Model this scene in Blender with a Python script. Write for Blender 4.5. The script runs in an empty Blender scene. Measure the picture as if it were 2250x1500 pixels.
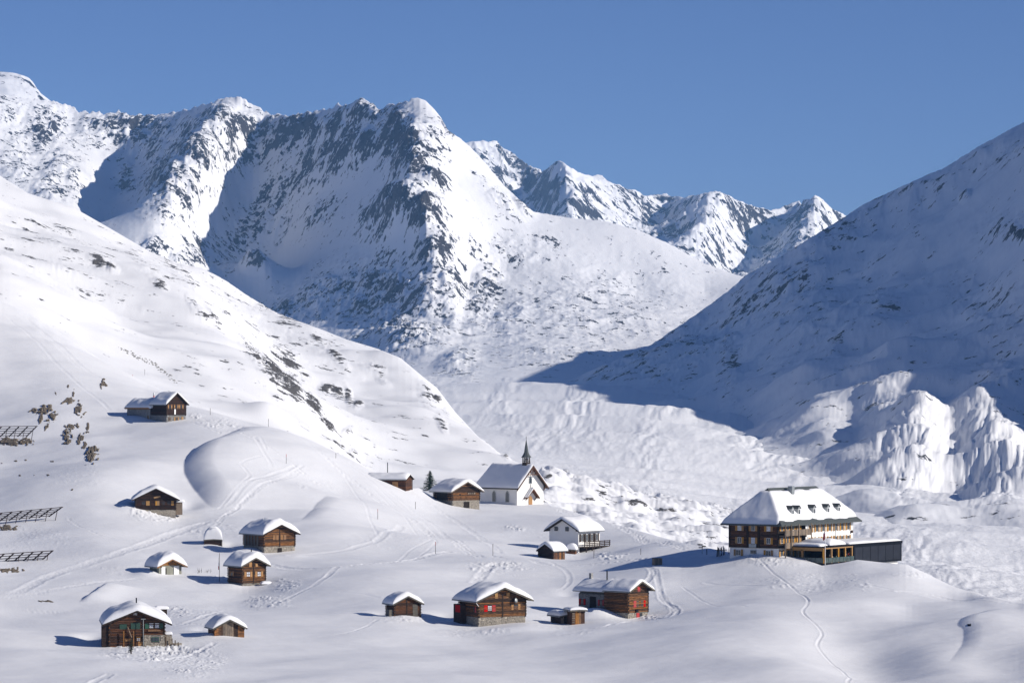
import bpy, bmesh, math, random
import numpy as np
from mathutils import Vector, Matrix

# ------------------------------------------------------------------ camera, sky, sun, exposure
SC = bpy.context.scene
COL = SC.collection
W0, H0, FPX, UC, VH = 2250.0, 1500.0, 7300.0, 1125.0, 880.0   # photo size, focal length in photo px, centre, horizon row
cam_d = bpy.data.cameras.new('camera'); cam = bpy.data.objects.new('camera', cam_d); COL.objects.link(cam)
cam_d.sensor_width = 36.0; cam_d.lens = 36.0 * FPX / W0
cam_d.shift_y = (VH - H0 / 2) / W0
cam_d.clip_start = 1.0; cam_d.clip_end = 40000.0
cam.location = (0, 0, 0); cam.rotation_euler = (math.radians(90), 0, 0)
SC.camera = cam

SUN_AZ, SUN_EL = 17.0, 26.3      # azimuth: degrees from +X towards the camera (-Y)
world = bpy.data.worlds.new('World'); SC.world = world; world.use_nodes = True
wn = world.node_tree.nodes; wl = world.node_tree.links; wn.clear()
sky = wn.new('ShaderNodeTexSky'); sky.sky_type = 'NISHITA'; sky.sun_disc = False
sky.sun_elevation = math.radians(SUN_EL); sky.sun_rotation = math.radians(90 + SUN_AZ)
sky.altitude = 2600; sky.air_density = 1.0; sky.dust_density = 0.1; sky.ozone_density = 3.0
bg = wn.new('ShaderNodeBackground'); bg.inputs['Strength'].default_value = 0.055
wo = wn.new('ShaderNodeOutputWorld')
hs = wn.new('ShaderNodeMix'); hs.data_type = 'RGBA'; hs.blend_type = 'MULTIPLY'; hs.inputs[0].default_value = 1.0; hs.inputs[7].default_value = (0.78, 0.88, 1.30, 1)
wl.new(sky.outputs[0], hs.inputs[6]); wl.new(hs.outputs[2], bg.inputs[0]); wl.new(bg.outputs[0], wo.inputs[0])
sd = bpy.data.lights.new('sun', 'SUN'); sd.energy = 5.0; sd.angle = math.radians(0.53); sd.color = (1.0, 0.935, 0.85)
sun = bpy.data.objects.new('sun', sd); COL.objects.link(sun)
a, e = math.radians(SUN_AZ), math.radians(SUN_EL)
SUNV = Vector((math.cos(e) * math.cos(a), -math.cos(e) * math.sin(a), math.sin(e)))
sun.rotation_euler = SUNV.to_track_quat('Z', 'Y').to_euler(); sun.location = (300, -100, 300)
SC.view_settings.view_transform = 'Standard'; SC.view_settings.look = 'None'
SC.view_settings.gamma = 1.0; SC.view_settings.use_curve_mapping = False
SC.view_settings.exposure = 0.06
SC.render.engine = 'CYCLES'
SC.cycles.max_bounces = 6; SC.cycles.diffuse_bounces = 3; SC.cycles.volume_bounces = 1
SC.cycles.use_denoising = True

# ------------------------------------------------------------------ small helpers
rnd = random.Random(7)
def pix(u, v, d):
    """world point that the photo shows at pixel (u, v), d metres in front of the camera"""
    return ((u - UC) / FPX * d, d, (VH - v) / FPX * d)

def set_props(o, **kw):
    for k, v in kw.items():
        if v is not None: o[k] = v
    return o

_PERM = np.random.RandomState(3).permutation(1024).astype(np.int32)
_ANG = np.random.RandomState(5).rand(1024).astype(np.float32) * 2 * np.pi
_GX, _GY = np.cos(_ANG), np.sin(_ANG)
def perlin(x, y, seed=0):
    x = x.astype(np.float32) + seed * 17.13; y = y.astype(np.float32) + seed * 7.71
    xi = np.floor(x).astype(np.int32); yi = np.floor(y).astype(np.int32)
    xf = x - xi; yf = y - yi
    fx = xf * xf * xf * (xf * (xf * 6 - 15) + 10); fy = yf * yf * yf * (yf * (yf * 6 - 15) + 10)
    def g(ix, iy, dx, dy):
        h = _PERM[(_PERM[(ix + seed) & 1023] + iy) & 1023]
        return _GX[h] * dx + _GY[h] * dy
    a = g(xi, yi, xf, yf); b = g(xi + 1, yi, xf - 1, yf)
    c = g(xi, yi + 1, xf, yf - 1); d = g(xi + 1, yi + 1, xf - 1, yf - 1)
    ab = a + fx * (b - a); cd = c + fx * (d - c)
    return (ab + fy * (cd - ab)) * 1.5
def fbm(x, y, wl_, octs, seed=0, gain=0.5, kind='plain'):
    out = np.zeros_like(x, dtype=np.float32); amp, f = 1.0, 1.0 / wl_
    for o in range(octs):
        n = perlin(x * f, y * f, seed + o * 3)
        if kind == 'ridge': n = 1 - 2 * np.abs(n)
        elif kind == 'billow': n = 2 * np.abs(n) - 0.5
        out += amp * n; amp *= gain; f *= 2.03
    return out
def smooth(a, b, x):
    t = np.clip((x - a) / (b - a), 0, 1); return t * t * (3 - 2 * t)
def seg_dist(px, py, poly):
    """distance of points to a polyline, and the fraction along it"""
    best = np.full(px.shape, 1e9, np.float32); frac = np.zeros(px.shape, np.float32); side = np.zeros(px.shape, np.float32)
    n = len(poly) - 1
    for i in range(n):
        (x0, y0), (x1, y1) = poly[i][:2], poly[i + 1][:2]
        dx, dy = x1 - x0, y1 - y0; L = dx * dx + dy * dy + 1e-9
        t = np.clip(((px - x0) * dx + (py - y0) * dy) / L, 0, 1)
        ex, ey = px - x0 - t * dx, py - y0 - t * dy
        dd = np.sqrt(ex * ex + ey * ey); m = dd < best
        best = np.where(m, dd, best); frac = np.where(m, (i + t) / n, frac)
        side = np.where(m, np.sign(dx * ey - dy * ex), side)
    return best, frac, side
def blur_cols(a, n):
    k = np.ones(n) / n; p = np.pad(a, n, mode='edge')
    return np.convolve(p, k, 'same')[n:-n]

# ------------------------------------------------------------------ terrain engine
def densify(lines, step=30.0):
    out = []
    for ln in lines:
        for i in range(len(ln) - 1):
            a_, b_ = np.array(ln[i], float), np.array(ln[i + 1], float)
            n = max(1, int(np.hypot(b_[0] - a_[0], b_[1] - a_[1]) / step))
            for k in range(n): out.append(tuple(a_ + (b_ - a_) * k / n))
        out.append(tuple(ln[-1]))
    return out

class Land:
    """a height field over (bearing, distance): control points are (photo column, photo row, distance)"""
    def __init__(s, pts, cols, d0, d1, nrows, kern='tps', K=900.0, reg=0.0, back=(1.0, 1.0)):
        P = np.array(pts, float)
        us, ss = np.array(cols, float), np.linspace(math.log(d0), math.log(d1), 260)
        s.us = us
        X = np.stack([P[:, 0] / 1000, K / 1000 * np.log(P[:, 2])], 1)
        def ker(r2):
            return 0.5 * r2 * np.log(r2 + 1e-12) if kern == 'tps' else -np.sqrt(r2 + 1e-6)
        n = len(X)
        D = ((X[:, None] - X[None]) ** 2).sum(2)
        A = np.zeros((n + 3, n + 3)); A[:n, :n] = ker(D) + reg * np.eye(n) * (1 if kern == 'tps' else -1)
        A[:n, n] = 1; A[:n, n + 1:] = X; A[n, :n] = 1; A[n + 1:, :n] = X.T
        w = np.linalg.lstsq(A, np.concatenate([P[:, 1], np.zeros(3)]), rcond=None)[0]
        gc = np.unique(np.concatenate([us[::6], us[-1:]]))
        V = np.zeros((len(gc), len(ss)))
        S = K / 1000 * ss
        for i, u in enumerate(gc):
            d2 = (u / 1000 - X[:, 0][None]) ** 2 + (S[:, None] - X[:, 1][None]) ** 2
            V[i] = ker(d2) @ w[:n] + w[n] + w[n + 1] * u / 1000 + w[n + 2] * S
        # interpolate across columns
        idx = np.clip(np.searchsorted(gc, us) - 1, 0, len(gc) - 2); t = ((us - gc[idx]) / (gc[idx + 1] - gc[idx]))[:, None]
        V = V[idx] * (1 - t) + V[idx + 1] * t
        # rows at even steps of what the camera sees
        q = np.abs(np.diff(V, axis=1)); front = np.arange(len(ss))[None, :-1] < np.argmin(V, axis=1)[:, None]
        q = np.where(front, q, q * 0.12) + 0.35 * q.mean() * 0.5
        c = np.concatenate([np.zeros((len(us), 1)), np.cumsum(q, 1)], 1); c /= c[:, -1:]
        R = np.linspace(0, 1, nrows)
        lnD = np.stack([np.interp(R, c[i], ss) for i in range(len(us))])
        ker_ = np.array([1, 4, 6, 4, 1]) / 16.0
        for _ in range(3):
            p = np.pad(lnD, ((2, 2), (0, 0)), mode='edge'); lnD = sum(ker_[k] * p[k:k + len(us)] for k in range(5))
        s.d = np.exp(lnD)
        s.v = np.stack([np.interp(lnD[i], ss, V[i]) for i in range(len(us))])
        s.x = (us[:, None] - UC) / FPX * s.d; s.y = s.d.copy()
        s.z = (VH - s.v) / FPX * s.d
    def refresh(s): s.v = VH - s.z / s.d * FPX
    def snap(s, line, sig=0.05, jag=0.0, seed=0, jwl=14.0, sm=7, dl=None, jm=None):
        """let the crest follow the photo's skyline"""
        s.refresh(); L = np.array(line, float)
        tgt = np.interp(s.us, L[:, 0], L[:, 1])
        if jag: tgt = tgt + jag * fbm(s.us, s.us * 0 + 3.3, jwl, 4, seed, 0.6) * (1 if jm is None else jm(s.us))
        T_ = tgt[:, None]; I_ = np.arange(len(s.us))
        low = np.where(s.v < T_, T_ + 0.6 * (1 - np.exp(-(T_ - s.v) / 30.0)), s.v)      # nothing stands above the skyline
        s.z = (VH - low) / FPX * s.d; s.refresh()
        k = np.argmin(s.v, axis=1); lc = blur_cols(np.log(s.d[I_, k]), 31)
        for _ in range(3):                                                          # and the crest reaches it
            k = np.argmin(s.v, axis=1); top = s.v[I_, k]; miss = np.clip(blur_cols(top - tgt, sm), 0, 60)
            ck = np.log(np.interp(s.us, dl[0], dl[1])) if dl else blur_cols(np.log(s.d[I_, k]), 2 * sm + 1)
            w_ = np.exp(-((np.log(s.d) - ck[:, None]) / sig) ** 2)
            s.z += miss[:, None] * w_ / FPX * s.d * 0.8; s.refresh()
            low = np.where(s.v < T_, T_ + 0.6 * (1 - np.exp(-(T_ - s.v) / 30.0)), s.v); s.z = (VH - low) / FPX * s.d; s.refresh()
    def hit(s, u, v):
        """first point of the surface that the camera sees at (u, v)"""
        t = np.interp(u, s.us, np.arange(len(s.us))); i = int(min(t, len(s.us) - 2)); f = t - i
        vv = s.v[i] * (1 - f) + s.v[i + 1] * f; dd = s.d[i] * (1 - f) + s.d[i + 1] * f
        m = vv <= v
        if m[1:].any():
            k = int(np.argmax(m[1:])) + 1
            g = (v - vv[k - 1]) / (vv[k] - vv[k - 1] - 1e-9); g = min(max(g, 0), 1)
            return pix(u, v, dd[k - 1] + g * (dd[k] - dd[k - 1]))
        k = int(np.argmin(vv)); return pix(u, vv[k], dd[k])
    def ground(s, x, y):
        u = UC + FPX * x / y
        t = np.interp(u, s.us, np.arange(len(s.us))); i = int(min(t, len(s.us) - 2)); f = t - i
        return float(np.interp(y, s.d[i], s.z[i]) * (1 - f) + np.interp(y, s.d[i + 1], s.z[i + 1]) * f)
    def normals(s):
        P = np.stack([s.x, s.y, s.z], 2); a_ = np.gradient(P, axis=0); b_ = np.gradient(P, axis=1)
        n = np.cross(a_, b_); n /= np.linalg.norm(n, axis=2, keepdims=True) + 1e-9
        n *= np.sign(n[..., 2:3] + 1e-9); return n
    def build(s, name, mat, attrs=None, kind='structure', smooth_=True):
        nc, nr = s.x.shape
        co = np.stack([s.x, s.y, s.z], 2).reshape(-1, 3).astype(np.float32)
        i = np.arange(nc - 1)[:, None] * nr + np.arange(nr - 1)[None]
        q = np.stack([i, i + nr, i + nr + 1, i + 1], 2).reshape(-1, 4).astype(np.int32)
        me = bpy.data.meshes.new(name)
        me.vertices.add(len(co)); me.vertices.foreach_set('co', co.ravel())
        me.loops.add(q.size); me.loops.foreach_set('vertex_index', q.ravel())
        me.polygons.add(len(q)); me.polygons.foreach_set('loop_start', np.arange(0, q.size, 4, dtype=np.int32))
        me.polygons.foreach_set('loop_total', np.full(len(q), 4, np.int32))
        me.polygons.foreach_set('use_smooth', np.full(len(q), smooth_, bool))
        me.update(calc_edges=True)
        for an, av in (attrs or {}).items():
            at = me.attributes.new(an, 'FLOAT', 'POINT'); at.data.foreach_set('value', av.reshape(-1).astype(np.float32))
        me.materials.append(mat)
        o = bpy.data.objects.new(name, me); COL.objects.link(o); o['kind'] = kind
        return o

def cols(u0, u1, n, left=None, right=None, nm=40):
    c = np.linspace(u0, u1, n)
    if left is not None: c = np.concatenate([np.linspace(left, u0, nm, endpoint=False), c])
    if right is not None: c = np.concatenate([c, np.linspace(u1, right, nm + 1)[1:]])
    return c
# ------------------------------------------------------------------ materials
class NT:
    def __init__(s, name):
        s.m = bpy.data.materials.new(name); s.m.use_nodes = True; s.t = s.m.node_tree; s.t.nodes.clear()
        s.out = s.t.nodes.new('ShaderNodeOutputMaterial'); s.b = s.t.nodes.new('ShaderNodeBsdfPrincipled')
        s.t.links.new(s.b.outputs[0], s.out.inputs[0])
    def n(s, typ, ins=None, **kw):
        nd = s.t.nodes.new('ShaderNode' + typ)
        for k, v in kw.items(): setattr(nd, k, v)
        for k, v in (ins or {}).items():
            if isinstance(v, bpy.types.NodeSocket): s.t.links.new(v, nd.inputs[k])
            else: nd.inputs[k].default_value = v
        return nd
    def math(s, op, a, b=0.0, c=0.0, clamp=False):
        nd = s.n('Math', {0: a, 1: b, 2: c}, operation=op); nd.use_clamp = clamp; return nd.outputs[0]
    def mix(s, f, a, b):
        nd = s.n('Mix', data_type='RGBA'); 
        for sock, v in ((nd.inputs[0], f), (nd.inputs[6], a), (nd.inputs[7], b)):
            if isinstance(v, bpy.types.NodeSocket): s.t.links.new(v, sock)
            else: sock.default_value = v if not isinstance(v, tuple) else (v + (1,))[:4]
        return nd.outputs[2]
    def noise(s, vec, scale, detail=4, rough=0.55, **kw):
        ins = {'Scale': scale, 'Detail': detail, 'Roughness': rough}
        if vec is not None: ins['Vector'] = vec
        return s.n('TexNoise', ins, **kw).outputs[0]
    def ramp(s, x, a, b): return s.n('MapRange', {0: x, 1: a, 2: b}, interpolation_type='SMOOTHSTEP').outputs[0]
    def pos(s, sc=(1, 1, 1), rot=(0, 0, 0), obj=False):
        g = s.n('TexCoord').outputs['Object'] if obj else s.n('NewGeometry').outputs['Position']
        return s.n('Mapping', {'Vector': g, 'Scale': sc, 'Rotation': rot}).outputs[0]
    def set(s, **kw):
        for k, v in kw.items():
            k = {'color': 'Base Color', 'rough': 'Roughness', 'normal': 'Normal', 'spec': 'Specular IOR Level', 'metal': 'Metallic'}.get(k, k)
            if isinstance(v, bpy.types.NodeSocket): s.t.links.new(v, s.b.inputs[k])
            else: s.b.inputs[k].default_value = (v + (1,))[:4] if isinstance(v, tuple) else v
        return s
    def bump(s, h, strength, dist): return s.n('Bump', {'Height': h, 'Strength': strength, 'Distance': dist}).outputs[0]

SNOW = (0.80, 0.805, 0.82)
def snow_mat(name, grain=3.0, bump=0.25, dist=0.12):
    t = NT(name); p = t.pos()
    h = t.noise(p, grain, 5, 0.6)
    big = t.noise(p, grain * 0.05, 3)
    t.set(color=t.mix(big, (0.775, 0.785, 0.805), (0.83, 0.83, 0.835)), rough=0.62, spec=0.25, normal=t.bump(h, bump, dist))
    return t.m
def alpine_mat(name, wl, rockA=(0.016, 0.017, 0.020), rockB=(0.062, 0.055, 0.050), bumpd=3.0, edge=0.05, sn=0.5, amt=0.35, fine=1.2, sc=(1, 1, 0.5), rot=(0, 0, 0)):
    """snow with bare rock where the vertex attribute and fine noise say so; wl = metres of the coarsest noise"""
    t = NT(name); p = t.pos(sc, rot)
    r = t.n('Attribute', attribute_name='rock').outputs['Fac']
    n1 = t.noise(p, 1.0 / wl, 8, 0.62)
    n2 = t.noise(p, 3.6 / wl, 8, 0.7)
    f = t.math('ADD', r, t.math('MULTIPLY', t.math('SUBTRACT', n1, 0.5), amt * 2))
    f = t.math('ADD', f, t.math('MULTIPLY', t.math('SUBTRACT', n2, 0.5), amt * fine))
    m = t.ramp(f, 0.5 - edge, 0.5 + edge)
    rc = t.mix(t.noise(p, 9.0 / wl, 6, 0.65), rockA, rockB)
    big = t.noise(p, 0.15 / wl, 3)
    sc_ = t.mix(big, (0.775, 0.785, 0.805), (0.83, 0.83, 0.835))
    h = t.math('ADD', t.math('MULTIPLY', m, t.noise(p, 4.0 / wl, 6, 0.7)), t.math('MULTIPLY', t.noise(p, 2.0 / wl, 5, 0.55), 0.16 * sn))
    t.set(color=t.mix(m, sc_, rc), rough=0.7, spec=0.2, normal=t.bump(h, 0.9, bumpd))
    return t.m
M = {}
M['snow'] = snow_mat('snow')
M['snow_far'] = snow_mat('glacier_snow', 0.35, 0.5, 1.2)
M['main_rock'] = alpine_mat('mountain_snow_and_rock', 27.0, bumpd=5.0, amt=0.9, sn=0.3, fine=2.6, sc=(1, .7, .5), rot=(0, math.radians(25), 0))
M['right_rock'] = alpine_mat('shaded_mountain_snow', 16.0, bumpd=3.0, amt=1.0)
M['far_rock'] = alpine_mat('distant_mountain_snow', 50.0, bumpd=9.0, amt=1.0)
M['hill_rock'] = alpine_mat('hill_snow_and_rock', 8.0, bumpd=0.9, fine=2.2, sc=(.4, .4, 1), rot=(0, math.radians(-48), 0), rockA=(0.05, 0.05, 0.05), rockB=(0.15, 0.14, 0.13), edge=0.05, amt=0.85, sn=0.35)

def plain(name, color, rough=0.7, var=0.25, scale=2.0, stretch=(1, 1, 1), bump=0.0, rand=0.0, metal=0.0, spec=0.3):
    """a painted or natural surface: colour that varies with grain, and from object to object where rand > 0"""
    t = NT(name); n_ = t.noise(t.pos(stretch), scale, 5, 0.6)
    lo = tuple(c * (1 - var) for c in color); hi = tuple(min(1, c * (1 + var)) for c in color)
    c = t.mix(t.ramp(n_, 0.3, 0.7), lo, hi)
    if rand:
        r = t.n('ObjectInfo').outputs['Random']
        hsv = t.n('HueSaturation', {'Color': c, 'Value': t.math('MULTIPLY_ADD', r, 2 * rand, 1 - rand), 'Saturation': t.math('MULTIPLY_ADD', r, 0.3, 0.85)})
        c = hsv.outputs[0]
    kw = dict(color=c, rough=rough, spec=spec, metal=metal)
    if bump: kw['normal'] = t.bump(n_, 0.6, bump)
    return t.set(**kw).m
M['log'] = plain('weathered_log', (0.135, 0.066, 0.030), 0.8, 0.6, 1.6, (1, 1, 6), 0.03, 0.78)
M['log_dark'] = plain('tarred_log', (0.040, 0.021, 0.015), 0.85, 0.5, 1.6, (1, 1, 6), 0.03, 0.5)
M['log_brown'] = plain('brown_log', (0.085, 0.040, 0.022), 0.85, 0.5, 1.6, (1, 1, 6), 0.03, 0.55)
M['core'] = plain('dark_wall', (0.018, 0.012, 0.009), 0.9, 0.3)
M['beam'] = plain('dark_beam', (0.030, 0.019, 0.013), 0.85, 0.4)
M['board'] = plain('grey_board', (0.105, 0.095, 0.078), 0.8, 0.3, 1.5, (1, 1, 5), 0.01, 0.25)
M['plank'] = plain('silvered_plank', (0.20, 0.155, 0.115), 0.85, 0.35, 3.0, (3, 3, 0.6), 0.01, 0.35)
M['orange'] = plain('orange_board', (0.26, 0.13, 0.05), 0.8, 0.35, 3.0, (3, 3, 0.6), 0.01, 0.25)
M['gold'] = plain('larch_shutter', (0.37, 0.20, 0.06), 0.7, 0.2, 4.0, (1, 1, 4), 0.005, 0.2)
M['red'] = plain('red_paint', (0.42, 0.016, 0.016), 0.8, 0.15, 4.0, (1, 1, 4), 0.004, 0.12, spec=0.1)
M['green'] = plain('green_paint', (0.03, 0.09, 0.06), 0.6, 0.25, 4.0, (1, 1, 4), 0.004, 0.3)
M['stone'] = plain('dry_stone', (0.29, 0.26, 0.215), 0.9, 0.45, 5.0, (1, 1, 1.5), 0.06, 0.3)
M['stonegrey'] = plain('grey_stone', (0.24, 0.235, 0.225), 0.9, 0.4, 4.0, (1, 1, 1.5), 0.06, 0.3)
M['plaster'] = plain('white_plaster', (0.80, 0.78, 0.74), 0.8, 0.03, 0.6)
M['concrete'] = plain('concrete', (0.26, 0.26, 0.21), 0.85, 0.15, 0.8, (1, 1, 0.4))
M['door'] = plain('door_wood', (0.36, 0.19, 0.07), 0.65, 0.2, 3.0, (3, 3, 0.5))
M['white'] = plain('white_paint', (0.78, 0.78, 0.76), 0.6, 0.04, 1.0)
M['slate'] = plain('grey_roof_slate', (0.065, 0.075, 0.075), 0.7, 0.3, 6.0, (1, 1, 1), 0.02)
M['metal'] = plain('galvanised_metal', (0.33, 0.35, 0.35), 0.45, 0.15, 3.0, metal=0.5)
M['rust'] = plain('rusty_steel', (0.055, 0.034, 0.027), 0.8, 0.4, 2.0)
M['black'] = plain('black_cladding', (0.007, 0.009, 0.014), 0.7, 0.15, 0.7, spec=0.1)
M['panel'] = plain('anthracite_panel', (0.020, 0.023, 0.032), 0.7, 0.12, 0.7, spec=0.12)
M['glass'] = plain('window_glass', (0.035, 0.045, 0.055), 0.12, 0.2, 0.5, spec=0.6)
M['curtain'] = plain('curtained_glass', (0.50, 0.52, 0.56), 0.35, 0.3, 3.0, spec=0.6)
M['needles'] = plain('spruce_needles', (0.022, 0.045, 0.018), 0.8, 0.5, 2.0, rand=0.2)
M['bark'] = plain('bark', (0.06, 0.042, 0.03), 0.9, 0.3, 4.0)
M['skin'] = plain('skin', (0.50, 0.30, 0.21), 0.6, 0.05)
M['rock'] = plain('lichened_rock', (0.15, 0.122, 0.088), 0.9, 0.6, 1.4, (1.6, 1, 0.35), 0.25)
M['roofsnow'] = snow_mat('roof_snow', 1.6, 0.25, 0.08)
# ------------------------------------------------------------------ village snowfield
FG_CREST = [(-900, 250), (-300, 500), (0, 662), (60, 686), (150, 742), (230, 795), (300, 830), (380, 868), (460, 903), (540, 925), (620, 945),
            (700, 985), (780, 1020), (850, 1055), (900, 1074), (950, 1070), (1060, 1070), (1180, 1100), (1340, 1148), (1500, 1192), (1600, 1212),
            (1700, 1219), (1760, 1226), (1806, 1242), (1850, 1236), (1884, 1229), (1940, 1235), (1995, 1240), (2100, 1290), (2250, 1326), (2500, 1350), (3100, 1400)]
fg_pts = [(u, 1560, 400) for u in (-900, 0, 600, 1125, 1700, 2250, 3100)] + [
    (0, 1450, 470), (300, 1425, 500), (500, 1400, 515), (700, 1440, 480), (890, 1352, 545), (1050, 1374, 540), (1157, 1368, 545),
    (1240, 1373, 550), (1330, 1352, 560), (1390, 1360, 558), (1440, 1240, 625), (1712, 1221, 625), (1760, 1230, 616), (1806, 1243, 610), (1850, 1237, 610), (1884, 1230, 612), (1940, 1235, 606), (1650, 1208, 640), (1995, 1238, 600), (1270, 1215, 690), (1220, 1228, 672),
    (1136, 1109, 842), (1195, 1110, 850), (950, 1105, 832), (1050, 1108, 826), (890, 1078, 885), (410, 925, 822), (260, 905, 840), (330, 1122, 700),
    (390, 1120, 705), (645, 1216, 648), (520, 1190, 662), (450, 1192, 660), (540, 1292, 612), (360, 1264, 622), (0, 1300, 600), (0, 1150, 692), (0, 975, 800), (0, 800, 900),
    (-900, 900, 900), (-300, 800, 900), (-300, 1200, 640), (-900, 1200, 640), (200, 1000, 775), (200, 1180, 665),
    (600, 1010, 775), (760, 1080, 760), (800, 1180, 685), (960, 1150, 745), (1000, 1240, 640), (750, 1300, 590),
    (2000, 1330, 548), (2100, 1400, 492), (1900, 1330, 542), (1700, 1330, 547), (1600, 1300, 575), (1500, 1262, 608), (1900, 1455, 462), (1500, 1400, 520), (2250, 1450, 470), (3100, 1450, 480)]
crest_d = dict([(-900, 1150), (-300, 1050), (0, 1000), (150, 965), (300, 925), (460, 862), (540, 852), (620, 842), (700, 825), (780, 815), (850, 812), (900, 815),
                (950, 915), (1060, 930), (1180, 890), (1340, 822), (1500, 762), (1600, 722), (1700, 680), (1806, 650), (1884, 650), (1995, 622), (2100, 590), (2250, 560), (2500, 550), (3100, 540)])
for u, v in FG_CREST:
    if u in crest_d:
        d = crest_d[u]; fg_pts.append((u, v, d)); dr = 25 if u <= 850 else (30 if u < 1200 else 60)
        if u != 900: fg_pts.append((u, v + dr, d * 1.09)); fg_pts.append((u, v + dr * 4, d * 1.3))
FG = Land(fg_pts, cols(-20, 2270, 1000, -900, 3100, 35), 385, 1500, 720, 'tps', 1500.0, reg=2e-4)
X, Y = FG.x, FG.y
FG.z += 2.0 * fbm(X, Y, 75, 2, 11) * smooth(400, 520, Y) + 0.5 * fbm(X, Y, 24, 2, 14) + 0.06 * fbm(X * 0.6, Y, 5, 3, 12) + 0.02 * fbm(X * 0.5, Y, 1.6, 2, 15)
FG.snap(FG_CREST, 0.045, sm=25, dl=(sorted(crest_d), [crest_d[q] for q in sorted(crest_d)]))
def world_line(pts):
    out = [FG.hit(u, v)[:2] for u, v in pts]
    fine = []
    for i in range(len(out) - 1):
        for k in range(4):
            t = k / 4.0
            p0, p1, p2, p3 = (np.array(out[max(i - 1, 0)]), np.array(out[i]), np.array(out[i + 1]), np.array(out[min(i + 2, len(out) - 1)]))
            fine.append(tuple(0.5 * (2 * p1 + (p2 - p0) * t + (2 * p0 - 5 * p1 + 4 * p2 - p3) * t * t + (3 * p1 - p0 - 3 * p2 + p3) * t ** 3)))
    fine.append(out[-1]); return fine
def near(line, pad):
    L_ = np.array(line); m = (FG.x > L_[:, 0].min() - pad) & (FG.x < L_[:, 0].max() + pad) & (FG.y > L_[:, 1].min() - pad) & (FG.y < L_[:, 1].max() + pad)
    return m
def scarp(pts, h, rise, decay, sgn=1):
    """a bank: the ground steps up on one side of the line and eases back down"""
    L_ = world_line(pts); m = near(L_, decay * 2.5); d_, f_, sd_ = seg_dist(FG.x[m], FG.y[m], L_)
    sd_ = sd_ * sgn; ends = np.clip(np.minimum(f_, 1 - f_) * 5, 0, 1)
    FG.z[m] += np.where(sd_ > 0, h * (1 - (1 - np.clip(d_ / rise, 0, 1)) ** 1.8) * np.exp(-(np.maximum(d_ - rise, 0) / decay) ** 2), 0) * ends
def track(pts, w, depth, rim=0.5, rough=0.0):
    L_ = world_line(pts); m = near(L_, w * 5); d_, f_, _ = seg_dist(FG.x[m], FG.y[m], L_); r = d_ / w
    depth = depth * (0.75 + 0.45 * fbm(FG.x[m], FG.y[m], 7.0, 2, 95)); r = r * (1 + 0.18 * fbm(FG.x[m], FG.y[m], 2.6, 2, 96))
    dz = -depth * np.exp(-r ** 4) + depth * rim * np.exp(-((r - 1.5) / 0.45) ** 2)
    if rough: dz += rough * np.exp(-(r / 1.6) ** 2) * perlin(FG.x[m] * 1.7, FG.y[m] * 1.2, 5)
    FG.z[m] += dz * 0.36
def clods(cu, cv, ru, rv, amp, wl_=0.9):
    """lumps of shovelled or slid snow"""
    m = (np.abs(FG.us[:, None] - cu) < ru * 2.2) & (np.abs(FG.v - cv) < rv * 2.2) & (FG.d < 1000)
    e_ = np.sqrt(((np.broadcast_to(FG.us[:, None], FG.v.shape)[m] - cu) / ru) ** 2 + ((FG.v[m] - cv) / rv) ** 2)
    n_ = fbm(FG.x[m], FG.y[m] * 0.8, wl_, 3, 91, 0.6) * (0.35 + 1.1 * smooth(-0.35, 0.45, fbm(FG.x[m], FG.y[m] * 0.7, 5.0, 2, 93)))
    e_ = e_ + 0.35 * fbm(FG.x[m], FG.y[m], 4.0, 2, 94)
    FG.z[m] += 0.75 * amp * smooth(1.15, 0.55, e_) * (np.clip(n_, -0.15, 1.2) * 1.2 + 0.25)
def mound(u, v, rx, ry, h):
    x, y, _ = FG.hit(u, v); FG.z += h * np.exp(-((FG.x - x) / rx) ** 2 - ((FG.y - y) / ry) ** 2)
mound(2250, 1420, 16, 40, 1.2); mound(1900, 1440, 9, 45, -3.0); mound(1600, 1400, 22, 50, 1.5); mound(2160, 1450, 6, 30, -1.0)
mound(200, 1050, 20, 60, 2.0); mound(760, 1130, 14, 40, 1.5)
scarp([(560, 935), (500, 955), (440, 985), (410, 1010), (404, 1040), (415, 1065), (440, 1095), (470, 1120)], 3.0, 7.0, 22.0, 1)
scarp([(2180, 1340), (2140, 1356), (2104, 1378), (2116, 1392), (2112, 1420), (2080, 1450)], 0.6, 3.0, 7.0, 1)
scarp([(225, 1285), (205, 1300), (172, 1322)], 0.9, 1.5, 4.0, 1)
scarp([(720, 1110), (690, 1128), (660, 1150)], 0.8, 4.0, 10.0, 1)
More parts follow.
